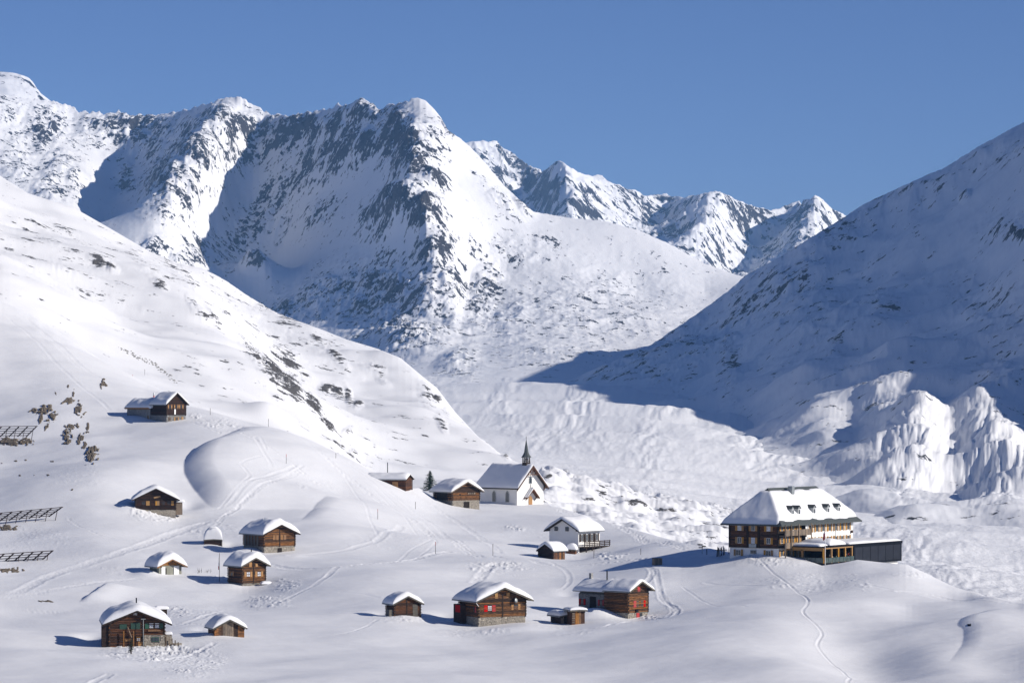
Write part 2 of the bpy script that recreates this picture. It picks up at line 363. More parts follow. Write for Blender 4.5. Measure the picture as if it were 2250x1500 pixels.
for T in [
    ([(0, 1302), (50, 1296), (110, 1265), (200, 1236), (270, 1212), (340, 1190), (400, 1168), (450, 1150)], 1.1, 0.30, 0.6, 0.15),
    ([(0, 1312), (90, 1302), (180, 1285), (260, 1275), (300, 1272)], 0.9, 0.18, 0.6, 0.2),
    ([(640, 1222), (680, 1218), (740, 1212), (790, 1200), (840, 1180), (880, 1163)], 0.7, 0.22, 0.7, 0.0),
    ([(590, 1240), (650, 1250), (740, 1245), (850, 1236), (900, 1231), (960, 1215), (985, 1212)], 0.8, 0.25, 0.9, 0.25),
    ([(540, 1340), (600, 1328), (660, 1300), (700, 1278), (740, 1245)], 0.5, 0.2, 0.7, 0.1),
    ([(380, 1376), (440, 1358), (480, 1345), (560, 1340)], 0.6, 0.2, 0.7, 0.1),
    ([(390, 1370), (460, 1372), (470, 1378)], 0.8, 0.2, 0.6, 0.2),
    ([(1120, 1235), (1080, 1243), (1060, 1262), (1045, 1280)], 0.9, 0.35, 0.6, 0.3), ([(1040, 1215), (1100, 1225), (1160, 1228), (1200, 1240), (1330, 1236), (1460, 1225)], 0.8, 0.2, 0.7, 0.2),
    ([(1400, 1230), (1432, 1250), (1428, 1270), (1415, 1282)], 0.5, 0.25, 0.7, 0.1), ([(1440, 1250), (1448, 1290), (1455, 1318), (1480, 1335), (1488, 1350), (1470, 1366), (1430, 1360)], 0.45, 0.22, 0.8, 0.1),
    ([(1452, 1300), (1470, 1330), (1478, 1348), (1460, 1358)], 0.35, 0.15, 0.8, 0.0),
    ([(1668, 1228), (1690, 1250), (1725, 1278), (1750, 1300), (1772, 1315), (1775, 1328), (1764, 1345), (1775, 1358), (1800, 1375), (1806, 1386), (1796, 1405), (1815, 1425), (1850, 1445), (1868, 1462), (1862, 1480), (1873, 1500)], 0.22, 0.2, 0.7, 0.0),
    ([(1550, 1280), (1600, 1286), (1680, 1286), (1770, 1284)], 0.5, 0.16, 0.8, 0.0), ([(1980, 1300), (2060, 1310), (2150, 1316), (2250, 1330)], 0.8, 0.22, 0.8, 0.1), ([(1900, 1285), (2000, 1305), (2120, 1322), (2200, 1325)], 0.5, 0.12, 0.8, 0.0),
    ([(900, 1080), (960, 1118), (1010, 1150), (1060, 1185), (1100, 1215)], 0.7, 0.14, 0.7, 0.25), ([(700, 990), (800, 1045), (900, 1120), (960, 1160), (1040, 1215)], 0.6, 0.1, 0.7, 0.15),
    ([(560, 988), (575, 1010), (592, 1035), (597, 1048)], 0.4, 0.14, 0.8, 0), ([(560, 988), (572, 986), (585, 1010)], 0.3, 0.12, 0.8, 0), ([(650, 1040), (590, 1070), (540, 1090), (500, 1115), (430, 1128)], 0.5, 0.16, 0.8, 0.1), ([(665, 1038), (600, 1080), (545, 1105), (490, 1135), (450, 1150)], 0.4, 0.14, 0.8, 0.1),
    ([(575, 1025), (530, 1045), (540, 1060), (545, 1080), (480, 1120)], 0.35, 0.14, 0.8, 0), ([(660, 1050), (620, 1075), (560, 1100), (500, 1130), (470, 1160), (440, 1175)], 0.5, 0.12, 0.8, 0.3),
    ([(950, 1185), (900, 1210), (870, 1235)], 0.3, 0.12, 0.8, 0), ([(960, 1190), (930, 1215), (900, 1232)], 0.3, 0.12, 0.8, 0), ([(750, 1300), (800, 1305), (830, 1312)], 0.5, 0.1, 0.8, 0),
    ([(0, 672), (60, 705), (130, 760), (170, 800)], 1.2, 0.15, 0.7, 0.1), ([(230, 1490), (240, 1480), (200, 1500)], 0.5, 0.2, 0.7, 0),
    ([(930, 1346), (985, 1362), (1015, 1374)], 0.5, 0.2, 0.6, 0.2), ([(1165, 1374), (1200, 1380), (1245, 1382)], 0.5, 0.2, 0.6, 0.2), ([(1290, 1386), (1340, 1380), (1385, 1370)], 0.5, 0.25, 0.6, 0.2),
    ([(1460, 1226), (1540, 1224), (1610, 1224), (1670, 1228)], 0.9, 0.25, 0.7, 0.35), ([(1330, 1237), (1400, 1228), (1460, 1226)], 0.6, 0.2, 0.7, 0.3), ([(240, 1440), (320, 1452), (420, 1440), (470, 1412)], 0.5, 0.25, 0.6, 0.3),
    ([(720, 1000), (830, 1075), (930, 1150), (1020, 1205)], 0.35, 0.12, 0.6, 0.0), ([(740, 1030), (850, 1110), (960, 1190)], 0.3, 0.12, 0.6, 0.0), ([(690, 1000), (760, 1060), (800, 1120), (830, 1180)], 0.3, 0.12, 0.6, 0.0), ([(640, 960), (720, 1020), (820, 1100), (950, 1180), (1060, 1225)], 0.8, 0.12, 0.6, 0.3),
    ([(1000, 1225), (1100, 1260), (1200, 1262), (1350, 1268)], 0.3, 0.12, 0.7, 0.0), ([(1500, 1290), (1560, 1330), (1640, 1345), (1740, 1335)], 0.25, 0.12, 0.7, 0.0), ([(520, 1380), (640, 1400), (760, 1390), (830, 1360)], 0.3, 0.12, 0.7, 0.1),
    ([(60, 1340), (130, 1345), (200, 1335), (240, 1330)], 0.4, 0.15, 0.7, 0.1), ([(150, 1150), (220, 1180), (300, 1190), (380, 1180)], 0.3, 0.1, 0.7, 0.2), ([(420, 930), (500, 960), (600, 1010), (700, 1080)], 0.5, 0.12, 0.7, 0.3),
    ([(20, 700), (100, 770), (180, 850), (240, 900)], 0.5, 0.14, 0.6, 0.0), ([(60, 700), (140, 765), (220, 830), (330, 870)], 0.6, 0.14, 0.6, 0.0), ([(1210, 1235), (1250, 1262), (1240, 1290), (1180, 1300)], 0.4, 0.15, 0.7, 0.1),
    ([(1130, 1060), (1180, 1085), (1250, 1130), (1400, 1175), (1500, 1205)], 0.9, 0.12, 0.8, 0.5),
]:
    track(*T)
for c_ in [(345, 1140, 60, 14, .28), (290, 1405, 60, 14, .25), (330, 1432, 110, 22, .22), (420, 1450, 90, 40, .2), (590, 1322, 60, 16, .28), (625, 1285, 34, 16, .3), (470, 1272, 36, 10, .25), (1090, 1245, 70, 14, .3), (480, 930, 50, 14, .3), (530, 945, 30, 12, .22), 
    (1130, 1160, 26, 8, .25), (1340, 1222, 50, 10, .3), (430, 915, 16, 8, .35), (1430, 1360, 30, 8, .22), (1800, 1280, 160, 26, .10), (1700, 1235, 90, 10, .15), (1640, 1222, 50, 7, .35), (80, 1210, 110, 40, .05), (180, 1060, 70, 30, .06), (100, 1180, 100, 14, .05), (420, 1345, 90, 14, .12),
    (880, 1360, 60, 8, .16), (1050, 1390, 90, 10, .12), (480, 1170, 60, 20, .12), (300, 1250, 90, 14, .1), (1260, 1395, 60, 8, .1), (370, 1345, 60, 14, .16), (2010, 1262, 50, 8, .15), (700, 1085, 60, 16, .10), (860, 1190, 120, 20, .06), (1220, 1170, 140, 16, .05), (600, 1190, 30, 8, .0)]:
    clods(*c_)
FG.refresh()

# ------------------------------------------------------------------ rocky hill behind the village
HILL = [(-900, -100), (-300, 230), (0, 386), (60, 424), (110, 440), (160, 455), (230, 495), (330, 553), (390, 578), (440, 588), (490, 612), (540, 648), (560, 660),
        (610, 690), (680, 715), (700, 722), (760, 745), (830, 766), (880, 786), (930, 828), (960, 852), (1000, 905), (1050, 958), (1100, 998), (1130, 1012), (1200, 1042), (1300, 1080), (1500, 1180)]
def with_d(line, ds): D = np.array(ds, float); return [(u, v, float(np.interp(u, D[:, 0], D[:, 1]))) for u, v in line]
hl = with_d(HILL, [(-900, 1900), (0, 1750), (440, 1680), (700, 1600), (960, 1480), (1130, 1350), (1300, 1150), (1500, 1050)])
hill_lines = [hl, [(u, v + 40, d * 1.08) for u, v, d in hl], [(u, v + 260, d * 1.3) for u, v, d in hl],
    [(-900, 760, 1100), (0, 735, 1040), (150, 810, 1020), (300, 890, 990), (500, 965, 950), (700, 1030, 920), (900, 1078, 945), (1000, 1078, 955), (1150, 1090, 960), (1300, 1170, 900), (1500, 1260, 850)],
    [(-900, 1200, 820), (0, 1060, 860), (150, 1070, 850), (300, 1090, 840), (500, 1110, 820), (700, 1140, 800), (850, 1150, 800), (1000, 1150, 840), (1150, 1160, 850), (1300, 1240, 820), (1500, 1320, 800)],
    [(330, 600, 1420), (450, 680, 1330), (520, 760, 1250), (620, 840, 1170), (700, 930, 1075), (780, 1010, 1000)],
    [(560, 720, 1500), (640, 790, 1430), (730, 870, 1330), (790, 940, 1200), (830, 1020, 1060)],
    [(800, 800, 1470), (860, 850, 1400), (960, 950, 1260), (1060, 1030, 1120)],
    [(0, 500, 1450), (150, 600, 1330), (260, 700, 1230), (380, 790, 1130)], [(0, 620, 1150), (150, 700, 1120)]]
HL = Land(densify(hill_lines, 40), cols(-20, 1330, 560, -900, 1500, 25), 790, 2300, 330, 'tps', 1200.0, reg=1e-3)
X, Y = HL.x, HL.y; HL.refresh()
HL.z += 6 * fbm(X, Y, 150, 3, 21) + 1.5 * fbm(X * 0.8, Y * 0.6, 34, 3, 22)
HL.snap(HILL, 0.05, sm=31)
U_, V_ = np.broadcast_to(HL.us[:, None], HL.v.shape), HL.v
def blob(U, V, items):
    """items: (u, v, ru, rv, angle, weight): soft ellipses in the layer's bearing/height coordinates"""
    out = np.zeros_like(V)
    for (cu, cv, ru, rv, an, w) in items:
        c, s_ = math.cos(math.radians(an)), math.sin(math.radians(an)); du, dv = U - cu, V - cv
        a_ = (du * c + dv * s_) / ru; b_ = (-du * s_ + dv * c) / rv
        out = np.maximum(out, w * np.clip(1.25 - np.sqrt(a_ * a_ + b_ * b_), 0, 1))
    return out
hill_rocks = [(215, 575, 30, 14, 30, 1), (245, 590, 22, 12, 40, 1), (350, 622, 22, 12, 30, .9), (300, 560, 26, 14, 35, .5), (330, 590, 50, 20, 35, .45), (150, 510, 60, 8, 32, .5), (90, 500, 30, 6, 35, .5),
    (440, 685, 40, 12, 48, .95), (470, 700, 30, 10, 60, .8), (500, 690, 14, 14, 50, .6), (560, 780, 55, 14, 48, 1), (600, 815, 60, 22, 48, 1.05), (640, 850, 60, 22, 50, 1.05),
    (690, 890, 36, 16, 50, 1), (640, 800, 60, 30, 48, .75), (620, 880, 26, 8, 30, .7), (745, 790, 40, 12, 45, .95), (700, 750, 34, 8, 40, .6), (740, 860, 26, 16, 30, .9), (765, 870, 30, 10, 75, .8),
    (720, 855, 20, 14, 0, .9), (785, 890, 10, 14, 60, 1), (820, 810, 36, 16, 30, .65), (840, 835, 22, 8, 30, .6), (720, 940, 26, 14, 50, 1), (765, 950, 12, 16, 60, .8), (740, 980, 34, 18, 30, 1), (775, 1000, 22, 14, 30, 1),
    (940, 870, 30, 16, 60, .8), (960, 880, 14, 12, 60, .9), (970, 930, 22, 10, 60, .6), (985, 905, 12, 8, 60, .5), (1080, 970, 26, 10, 40, .8), (1105, 995, 22, 6, 45, .9), (1070, 960, 14, 8, 40, .6),
    (400, 600, 60, 16, 30, .35), (480, 620, 22, 6, 20, .5), (560, 690, 40, 10, 35, .5), (120, 560, 200, 60, 30, .2), (600, 700, 200, 60, 35, .3), (55, 505, 14, 5, 40, .6), (390, 830, 4, 4, 0, .2)]
rk = blob(U_, V_, hill_rocks)
rk = np.where(rk > 0, rk * (0.8 + 0.55 * fbm((X * 0.7 + HL.z * 0.7), (Y * 0.4 + HL.z * 1.2), 16, 3, 27, 0.6)), 0)
hx, hy, _ = HL.hit(590, 905); HL.z += 2.6 * np.exp(-((X - hx) / 7) ** 2 - ((Y - hy) / 22) ** 2)
nz = fbm(X, Y, 18, 4, 25, 0.6)
rock_h = np.clip(rk * 1.05 + 0.16 * nz * (rk > 0.01), 0, 1.2)
HL.z += rock_h * 0.7 * (fbm(X, Y, 7, 4, 26, 0.6, 'ridge') + 0.3)
HL.build('hillside', M['hill_rock'], {'rock': np.where(rk > 0.02, 0.12 + rock_h * 0.58, 0.11)})

# ------------------------------------------------------------------ glacier
gl = [(u, v, d) for u, L in ((-200, ((4600, 830), (3300, 842), (2800, 868), (2000, 955), (1300, 1080), (850, 1300))),
      (1000, ((4600, 832), (3300, 841), (2800, 866), (2000, 955), (1300, 1080), (850, 1290))), (1250, ((4600, 838), (3300, 846), (2800, 872), (2200, 935), (1500, 1060), (850, 1290))),
      (1500, ((4600, 850), (3400, 860), (2900, 885), (2200, 950), (1600, 1060), (1200, 1160), (850, 1300))), (1750, ((2600, 935), (2050, 1022), (1600, 1090), (1200, 1180), (850, 1320))),
      (2000, ((2200, 1010), (1640, 1096), (1200, 1190), (850, 1340))), (2250, ((2000, 1060), (1480, 1137), (1150, 1230), (850, 1370))), (3200, ((2000, 1080), (1400, 1180), (850, 1380))), (5000, ((2000, 1080), (1400, 1180), (850, 1380)))) for d, v in L]
GL = Land(gl, cols(900, 2270, 560, -200, 5000, 20), 820, 4700, 330, 'tps', 900.0, reg=1e-3)
X, Y = GL.x, GL.y
ca, sa = math.cos(math.radians(-28)), math.sin(math.radians(-28)); Xr, Yr = X * ca - Y * sa, X * sa + Y * ca
near_ = 1 - smooth(1400, 2300, Y)
hmp = fbm(Xr * 0.3, Yr, 60, 5, 31, 0.5) * 2.0 * near_ + fbm(Xr, Yr, 240, 2, 33) * 5
Ug = np.broadcast_to(GL.us[:, None], GL.v.shape); Vg = GL.v
rough_ = blob(Ug, Vg, [(1650, 950, 420, 60, 22, 1), (1900, 1060, 300, 40, 20, .9), (1300, 905, 200, 30, 5, .5), (2150, 1270, 200, 60, 20, .8), (1450, 1110, 200, 50, 15, .7), (2050, 1110, 240, 30, 12, .6)])
hmp += rough_ * fbm(Xr * 0.5, Yr, 38, 4, 34, 0.55, 'ridge') * 2.0 * near_
q_ = (7300 * 42.0 / Y).astype(np.float32)      # long low drifts, ever finer towards the far end
warp = 26 * fbm(Ug.astype(np.float32), q_ * 1.5, 190, 2, 37); patch = 0.25 + 1.1 * smooth(-0.35, 0.5, fbm(Ug.astype(np.float32), q_ * 2.6, 150, 2, 38)) * (0.6 + 0.6 * rough_)
hmp += (Y / 2000.0) * patch * (0.62 * fbm(Ug.astype(np.float32) * 0.8 + q_ * 1.3 + warp, q_ * 3.4 + warp * 0.3, 40, 3, 35, 0.55, 'ridge') + 0.5 * fbm(Ug.astype(np.float32) * 0.35 + q_, q_ * 2.5, 60, 2, 39))
hmp += (Y / 2000.0) * 1.1 * rough_ * (1 - near_) * fbm(Ug.astype(np.float32) * 0.8 + q_ * 1.6, q_ * 3.0, 70, 4, 36, 0.6)
GL.z += hmp; GL.refresh()
GL.build('glacier', M['snow_far'])

# side moraine with snowed-up humps between village and glacier
mo_top = [(1180, 1034), (1215, 1030), (1250, 1045), (1330, 1066), (1400, 1086), (1480, 1096), (1560, 1112), (1650, 1140), (1750, 1200)]
mt = with_d(mo_top, [(1180, 1000), (1400, 1130), (1650, 1230), (1750, 1240)])
mo_lines = [mt, [(u, v + 40, d * 1.1) for u, v, d in mt], [(u, v + 160, d * 1.2) for u, v, d in mt], [(1180, 1135, 880), (1340, 1175, 840), (1500, 1225, 800), (1650, 1260, 790), (1750, 1300, 780)],
            [(1250, 1110, 920), (1400, 1150, 910), (1550, 1190, 900)]]
MO = Land(densify(mo_lines, 50), cols(1150, 1780, 330), 760, 1500, 170, 'tps', 900.0, reg=1e-3)
X, Y = MO.x, MO.y
MO.z += 1.8 * fbm(X, Y, 26, 2, 41, 0.5, 'billow') + 0.9 * fbm(X, Y * 0.7, 12, 3, 43, 0.55, 'billow')
MO.build('moraine', M['hill_rock'], {'rock': 0.17 + 0.25 * np.clip(fbm(X, Y, 12, 3, 44), 0, 1)})

# ------------------------------------------------------------------ main mountain
MAIN = [(-400, 230), (-150, 215), (0, 205), (90, 222), (125, 225), (150, 232), (175, 246), (250, 248), (262, 243), (275, 250), (300, 253), (365, 250), (400, 244), (440, 233), (470, 222), (485, 216), (510, 214),
        (530, 216), (548, 226), (570, 238), (600, 253), (660, 250), (700, 243), (728, 238), (742, 226), (755, 234), (775, 226), (790, 218), (805, 218), (828, 236), (840, 240), (855, 230), (880, 224), (900, 221),
        (908, 216), (918, 215), (935, 221), (955, 241), (970, 260), (985, 287), (1010, 303), (1030, 320), (1055, 345), (1080, 375), (1110, 410), (1150, 446), (1172, 465), (1250, 479), (1330, 486), (1400, 505),
        (1470, 535), (1540, 575), (1600, 598), (1642, 611), (1750, 640), (1900, 680)]
ml = with_d(MAIN, [(-400, 5900), (0, 5900), (135, 5950), (175, 6050), (300, 5950), (400, 5800), (480, 5650), (530, 5550), (600, 5520), (660, 5400), (740, 5260), (790, 5180), (860, 5080), (918, 5000), (985, 4960), (1172, 4850), (1400, 4750), (1642, 4650), (1900, 4600)])
main_lines = [ml, [(u, v + 70, d + 120) for u, v, d in ml], [(u, v + 420, d + 700) for u, v, d in ml],
    # spur below the summit
    [(918, 216, 4995), (912, 300, 4790), (890, 385, 4650), (885, 430, 4590), (930, 500, 4470), (950, 600, 4360), (960, 700, 4180), (975, 800, 3760), (985, 850, 3380)],
    # face left of it, turned away from the sun
    [(870, 330, 4870), (780, 400, 4960), (690, 470, 5030), (620, 540, 5060)], [(850, 480, 4640), (780, 520, 4740), (700, 560, 4830), (630, 600, 4860)], [(740, 330, 5110), (650, 380, 5230), (560, 440, 5250)],
    # low buttress, catching light
    [(900, 570, 4450), (800, 600, 4540), (700, 630, 4620), (620, 650, 4680), (560, 670, 4700)], [(880, 700, 4280), (760, 720, 4340), (640, 740, 4400), (500, 760, 4420)],
    [(560, 565, 4800), (600, 575, 4780), (590, 600, 4740)],
    # middle spur
    [(530, 218, 5545), (500, 300, 5280), (460, 370, 5080), (430, 410, 4980), (380, 460, 4860), (340, 505, 4760), (300, 560, 4660)], [(560, 300, 5420), (520, 400, 5260), (470, 500, 5050), (450, 570, 4860)], [(420, 640, 4640)],
    # bowl
    [(400, 330, 5480), (330, 400, 5400), (280, 460, 5280), (250, 520, 5120)], [(270, 330, 5740), (250, 420, 5500), (210, 480, 5260)], [(330, 300, 5760), (300, 350, 5680)],
    # left spur
    [(140, 232, 5950), (190, 330, 5660), (200, 390, 5430), (175, 430, 5240), (150, 500, 4950)], [(60, 300, 5660), (60, 400, 5280), (0, 480, 5000), (-200, 500, 5000)],
    # right shoulder
    [(1000, 400, 4700), (1080, 480, 4640), (1100, 600, 4500), (1150, 700, 4200), (1180, 800, 3700)], [(1300, 560, 4580), (1400, 640, 4480), (1450, 740, 4080), (1450, 850, 3500)], [(1550, 640, 4500), (1600, 720, 4250)],
    [(1030, 640, 4400), (1035, 700, 4230), (1030, 780, 3850)], [(-400, 700, 4250), (0, 800, 4150), (500, 850, 4000), (700, 860, 3600), (900, 865, 3250), (1240, 865, 3200), (1600, 900, 3200), (1900, 920, 3200)]]
MN = Land(densify(main_lines, 28), cols(-20, 1700, 760, -400, 1900, 16), 3150, 6900, 440, 'lin', 3200.0, reg=0.004)
X, Y = MN.x, MN.y; MN.refresh()
Um = np.broadcast_to(MN.us[:, None], MN.v.shape); Vm = MN.v
n_m = MN.normals(); steep = 1 - n_m[..., 2]
main_rocks = [(600, 440, 90, 60, -30, .6), (700, 480, 80, 50, -30, .55), (660, 400, 100, 40, -30, .6), (600, 290, 380, 50, 0, .78), (290, 290, 170, 50, 0, .82), (780, 330, 160, 60, -20, .72), (900, 330, 90, 90, 0, .8), (860, 300, 50, 90, 20, .85), (950, 390, 60, 22, 35, .9), (940, 340, 24, 14, 0, .7), (985, 285, 8, 26, -30, 1), (860, 460, 110, 50, -35, .95), (930, 470, 60, 50, 0, .9), (960, 560, 60, 80, 0, .8),
    (850, 650, 190, 110, 0, .72), (880, 740, 140, 60, 0, .75), (700, 660, 110, 60, -30, .7), (620, 690, 60, 60, 0, .7), (990, 640, 50, 130, 0, .65), (560, 500, 120, 50, -35, .72), (600, 420, 120, 40, -35, .62), (700, 350, 160, 70, -25, .62),
    (620, 300, 150, 60, -10, .68), (800, 260, 120, 45, 0, .75), (1060, 660, 50, 110, 20, .68), (1120, 700, 110, 90, 0, .42), (1300, 680, 260, 120, 0, .36), (1100, 440, 80, 24, 40, .6), (1150, 450, 40, 30, 50, .65), (1130, 560, 130, 60, 0, .38),
    (300, 310, 130, 60, 20, .72), (370, 400, 90, 100, -20, .75), (420, 330, 90, 70, 0, .7), (280, 400, 40, 50, 0, .75), (480, 260, 60, 40, 0, .7), (450, 420, 40, 30, 0, .5), (540, 340, 50, 60, 0, .6), (340, 560, 60, 50, 0, .6), (400, 590, 60, 70, 0, .6),
    (100, 290, 70, 70, 0, .78), (130, 360, 60, 70, 0, .6), (40, 350, 60, 120, 0, .5), (110, 420, 60, 60, 0, .6), (160, 400, 30, 50, 0, .6), (20, 250, 60, 50, 0, .5), (560, 580, 40, 24, 0, .8), (480, 560, 60, 60, 0, .6), (440, 560, 30, 60, 0, .6),
    (1240, 780, 200, 40, 0, .35), (1010, 800, 60, 50, 0, .5)]
rk = blob(Um, Vm, main_rocks)
rel = np.clip(rk, 0, 1) ** 1.7 + 0.04
MN.z += 26 * rel * fbm(X, Y * 0.55, 150, 2, 51, 0.5, 'ridge') * 0.5 + 9 * rel * fbm(X * 1.1, Y * 0.6, 44, 5, 52, 0.55, 'ridge')
MN.refresh(); MN.snap(MAIN, 0.012, 4.5, 55, sm=3, jm=lambda u: 1 - smooth(900, 915, u) * (1 - 0.25 * smooth(985, 1000, u)) - 0.0 * u)
n2 = MN.normals(); st = 1 - n2[..., 2]
rock_m = 0.03 + 0.60 * np.clip(rk, 0, 0.9) + 0.45 * np.clip((st - 0.2) * 1.6, -0.15, 0.5) * (0.1 + rk) + 0.07 * fbm(X, Y, 60, 3, 57)
MN.build('mountain', M['main_rock'], {'rock': np.clip(rock_m, 0, 0.9)})

# ------------------------------------------------------------------ mountain on the right, mostly in shade
RIGHT = [(1150, 862), (1200, 850), (1240, 842), (1290, 818), (1330, 800), (1430, 758), (1530, 690), (1600, 640), (1640, 604), (1700, 572), (1760, 535), (1850, 480), (1900, 448), (1960, 420), (2040, 383), (2070, 372), (2150, 322), (2250, 268),
         (2450, 155), (2700, 60), (3200, -80), (4200, -200), (6000, -260)]
rl = with_d(RIGHT, [(1150, 3500), (1240, 3500), (1430, 3620), (1640, 3700), (1850, 3680), (2250, 3500), (2700, 3300), (4200, 3000), (6000, 3000)])
right_lines = [rl, [(u, v + 60, d * 1.05) for u, v, d in rl], [(u, v + 500, d * 1.3) for u, v, d in rl],
    [(1150, 872, 3100), (1240, 872, 3100), (1500, 893, 2850), (1700, 995, 2180), (1760, 1032, 2000), (1900, 1068, 1740), (2000, 1104, 1610), (2130, 1146, 1480), (2250, 1160, 1430), (2700, 1220, 1400), (3200, 1220, 1450), (4200, 1200, 1500), (6000, 1300, 1600)],
    [(1150, 960, 2300), (1500, 1000, 2200), (1700, 1100, 1800), (1900, 1160, 1500), (2250, 1260, 1250), (3200, 1320, 1200), (6000, 1400, 1300)],
    [(1560, 740, 3350), (1600, 800, 3050), (1620, 880, 2700)], [(1700, 700, 3200), (1760, 800, 2750), (1820, 900, 2280)], [(1900, 600, 3250), (1950, 720, 2850), (1990, 800, 2450)], [(2100, 480, 3200), (2160, 620, 2850), (2200, 740, 2520), (2250, 820, 2280)],
    [(2035, 870, 2120), (2050, 930, 1970), (2020, 1000, 1800), (2000, 1070, 1660)], [(2085, 930, 2165), (2090, 1030, 1945), (2078, 1100, 1700)],
    [(2120, 880, 2120), (2190, 940, 1930), (2215, 1000, 1760), (2180, 1070, 1610)], [(2275, 940, 2130), (2285, 1050, 1860)], [(2430, 880, 2000), (2500, 980, 1760), (2480, 1090, 1590)], [(1860, 900, 2330), (1920, 980, 2010), (1925, 1040, 1800)],  # the rib beyond the right frame edge is added to shade its neighbour
    [(3000, 150, 2500), (3400, 140, 2250), (3800, 320, 2000), (4300, 500, 1800)]]  # unseen spur right of the frame, added to cast shade on the lower face
RT = Land(densify(right_lines, 50), cols(1180, 2270, 520, 1150, 6000, 60), 1250, 4600, 420, 'tps', 1300.0, reg=2e-3)
RT.refresh(); X, Y = RT.x, RT.y
Ur = np.broadcast_to(RT.us[:, None], RT.v.shape); Vr = RT.v
rkr = blob(Ur, Vr, [(1500, 760, 90, 60, -30, .55), (1600, 780, 30, 110, 0, .6), (1650, 660, 90, 50, -30, .55), (1740, 620, 120, 60, -30, .55), (1850, 520, 120, 40, -30, .5), (2000, 420, 160, 36, -28, .5), (2200, 500, 80, 40, -30, .5), (2240, 500, 40, 20, 0, .7),
    (1930, 680, 60, 60, 0, .5), (2120, 430, 14, 30, 0, .8), (1800, 700, 200, 140, 0, .3), (2180, 700, 100, 120, -30, .35), (1440, 810, 60, 30, 0, .55), (1400, 800, 60, 30, -20, .6), (1350, 815, 80, 20, -20, .5), (1930, 860, 80, 60, 0, .3), (2200, 850, 80, 80, 0, .35), (2200, 340, 80, 30, -30, .45)])
RT.z += 13 * fbm(X, Y * 0.7, 120, 2, 61) + 3.0 * fbm(X, Y * 0.6, 48, 2, 69) + (0.9 + 4.5 * rkr) * fbm(X, Y * 0.5, 34, 4, 62, 0.5, 'ridge')
rib = smooth(0, 1, blob(Ur, Vr, [(2000, 980, 110, 160, 0, 1), (2170, 1000, 110, 160, 0, 1)]))
RT.z += rib * (1.5 * fbm(X, Y * 0.5, 38, 2, 64, 0.45) + 1.25 * fbm(Ur.astype(np.float32) + 0.4 * Vr.astype(np.float32), Vr.astype(np.float32) * 0.8, 46, 4, 68, 0.55, 'billow'))
RT.refresh(); RT.snap(RIGHT, 0.02, 1.2, 65)
n2 = RT.normals(); st = 1 - n2[..., 2]
RT.build('shaded_mountain', M['right_rock'], {'rock': np.clip(0.12 + rkr * 0.42 + np.clip((st - 0.2) * 1.3, 0, .35) * rkr + 0.08 * fbm(X, Y, 50, 2, 66), 0, 0.9)})

# ------------------------------------------------------------------ distant ranges
FAR = [(850, 330), (950, 300), (1000, 318), (1030, 313), (1060, 309), (1092, 311), (1105, 325), (1125, 335), (1150, 355), (1180, 372), (1200, 375), (1212, 362), (1226, 352), (1240, 359), (1270, 378), (1295, 386), (1322, 385),
       (1345, 404), (1360, 403), (1378, 418), (1395, 415), (1415, 430), (1440, 428), (1465, 425), (1480, 433), (1500, 432), (1520, 431), (1548, 424), (1572, 419), (1600, 430), (1640, 448), (1690, 462), (1715, 456), (1750, 442), (1780, 436), (1793, 429), (1808, 438),
       (1830, 460), (1855, 470), (1900, 500), (2000, 520)]
fl = with_d(FAR, [(850, 9000), (1060, 8700), (1092, 8500), (1110, 9000), (1226, 8000), (1345, 8450), (1360, 8800), (1395, 8400), (1410, 8900), (1572, 8000), (1690, 8400), (1700, 8800), (1793, 8000), (1855, 8300), (2000, 8400)])
far_lines = [fl, [(u, v + 90, d + 300) for u, v, d in fl], [(u, v + 350, d + 1000) for u, v, d in fl],
    [(1226, 352, 7990), (1235, 400, 7750), (1250, 450, 7560), (1270, 540, 7350)], [(1130, 420, 8550), (1180, 470, 8000), (1200, 530, 7650)], [(1290, 400, 8200), (1345, 412, 8380)], [(1300, 430, 7900), (1330, 560, 7500)],
    [(1395, 420, 8350), (1400, 470, 8100), (1390, 560, 7600)], [(1430, 470, 8600), (1500, 470, 8150), (1540, 470, 7880)], [(1440, 540, 8150), (1490, 560, 7700)],
    [(1572, 420, 7990), (1560, 470, 7750), (1530, 530, 7500), (1490, 610, 7250)], [(1640, 480, 8100), (1610, 530, 7850), (1570, 590, 7450)],
    [(1793, 430, 7990), (1785, 490, 7720), (1770, 560, 7420), (1720, 640, 7150)], [(1710, 490, 8500), (1750, 490, 8080)], [(1650, 560, 8050), (1720, 560, 7680)], [(1620, 620, 7600)], [(1840, 500, 8000), (1820, 600, 7500)],
    [(850, 700, 7000), (1400, 720, 7000), (2000, 760, 7000)]]
FR = Land(densify(far_lines, 30), cols(880, 1950, 460), 6900, 10200, 200, 'lin', 3000.0, reg=0.004)
X, Y = FR.x, FR.y
FR.z += 10 * fbm(X, Y * 0.6, 210, 2, 71, 0.5, 'ridge') + 7 * fbm(X * 1.2, Y * 0.6, 80, 5, 72, 0.55, 'ridge')
FR.refresh(); FR.snap(FAR, 0.012, 2.4, 73, 16.0)
st = 1 - FR.normals()[..., 2]
FR.build('distant_range', M['far_rock'], {'rock': np.clip(0.36 + 0.6 * np.clip(st - 0.2, -0.2, .5) - 0.4 * blob(np.broadcast_to(FR.us[:, None], FR.v.shape), FR.v, [(1275, 385, 60, 16, 15, 1), (1060, 314, 40, 8, 0, 1), (1600, 500, 90, 40, 0, .5)]), 0, .9)})

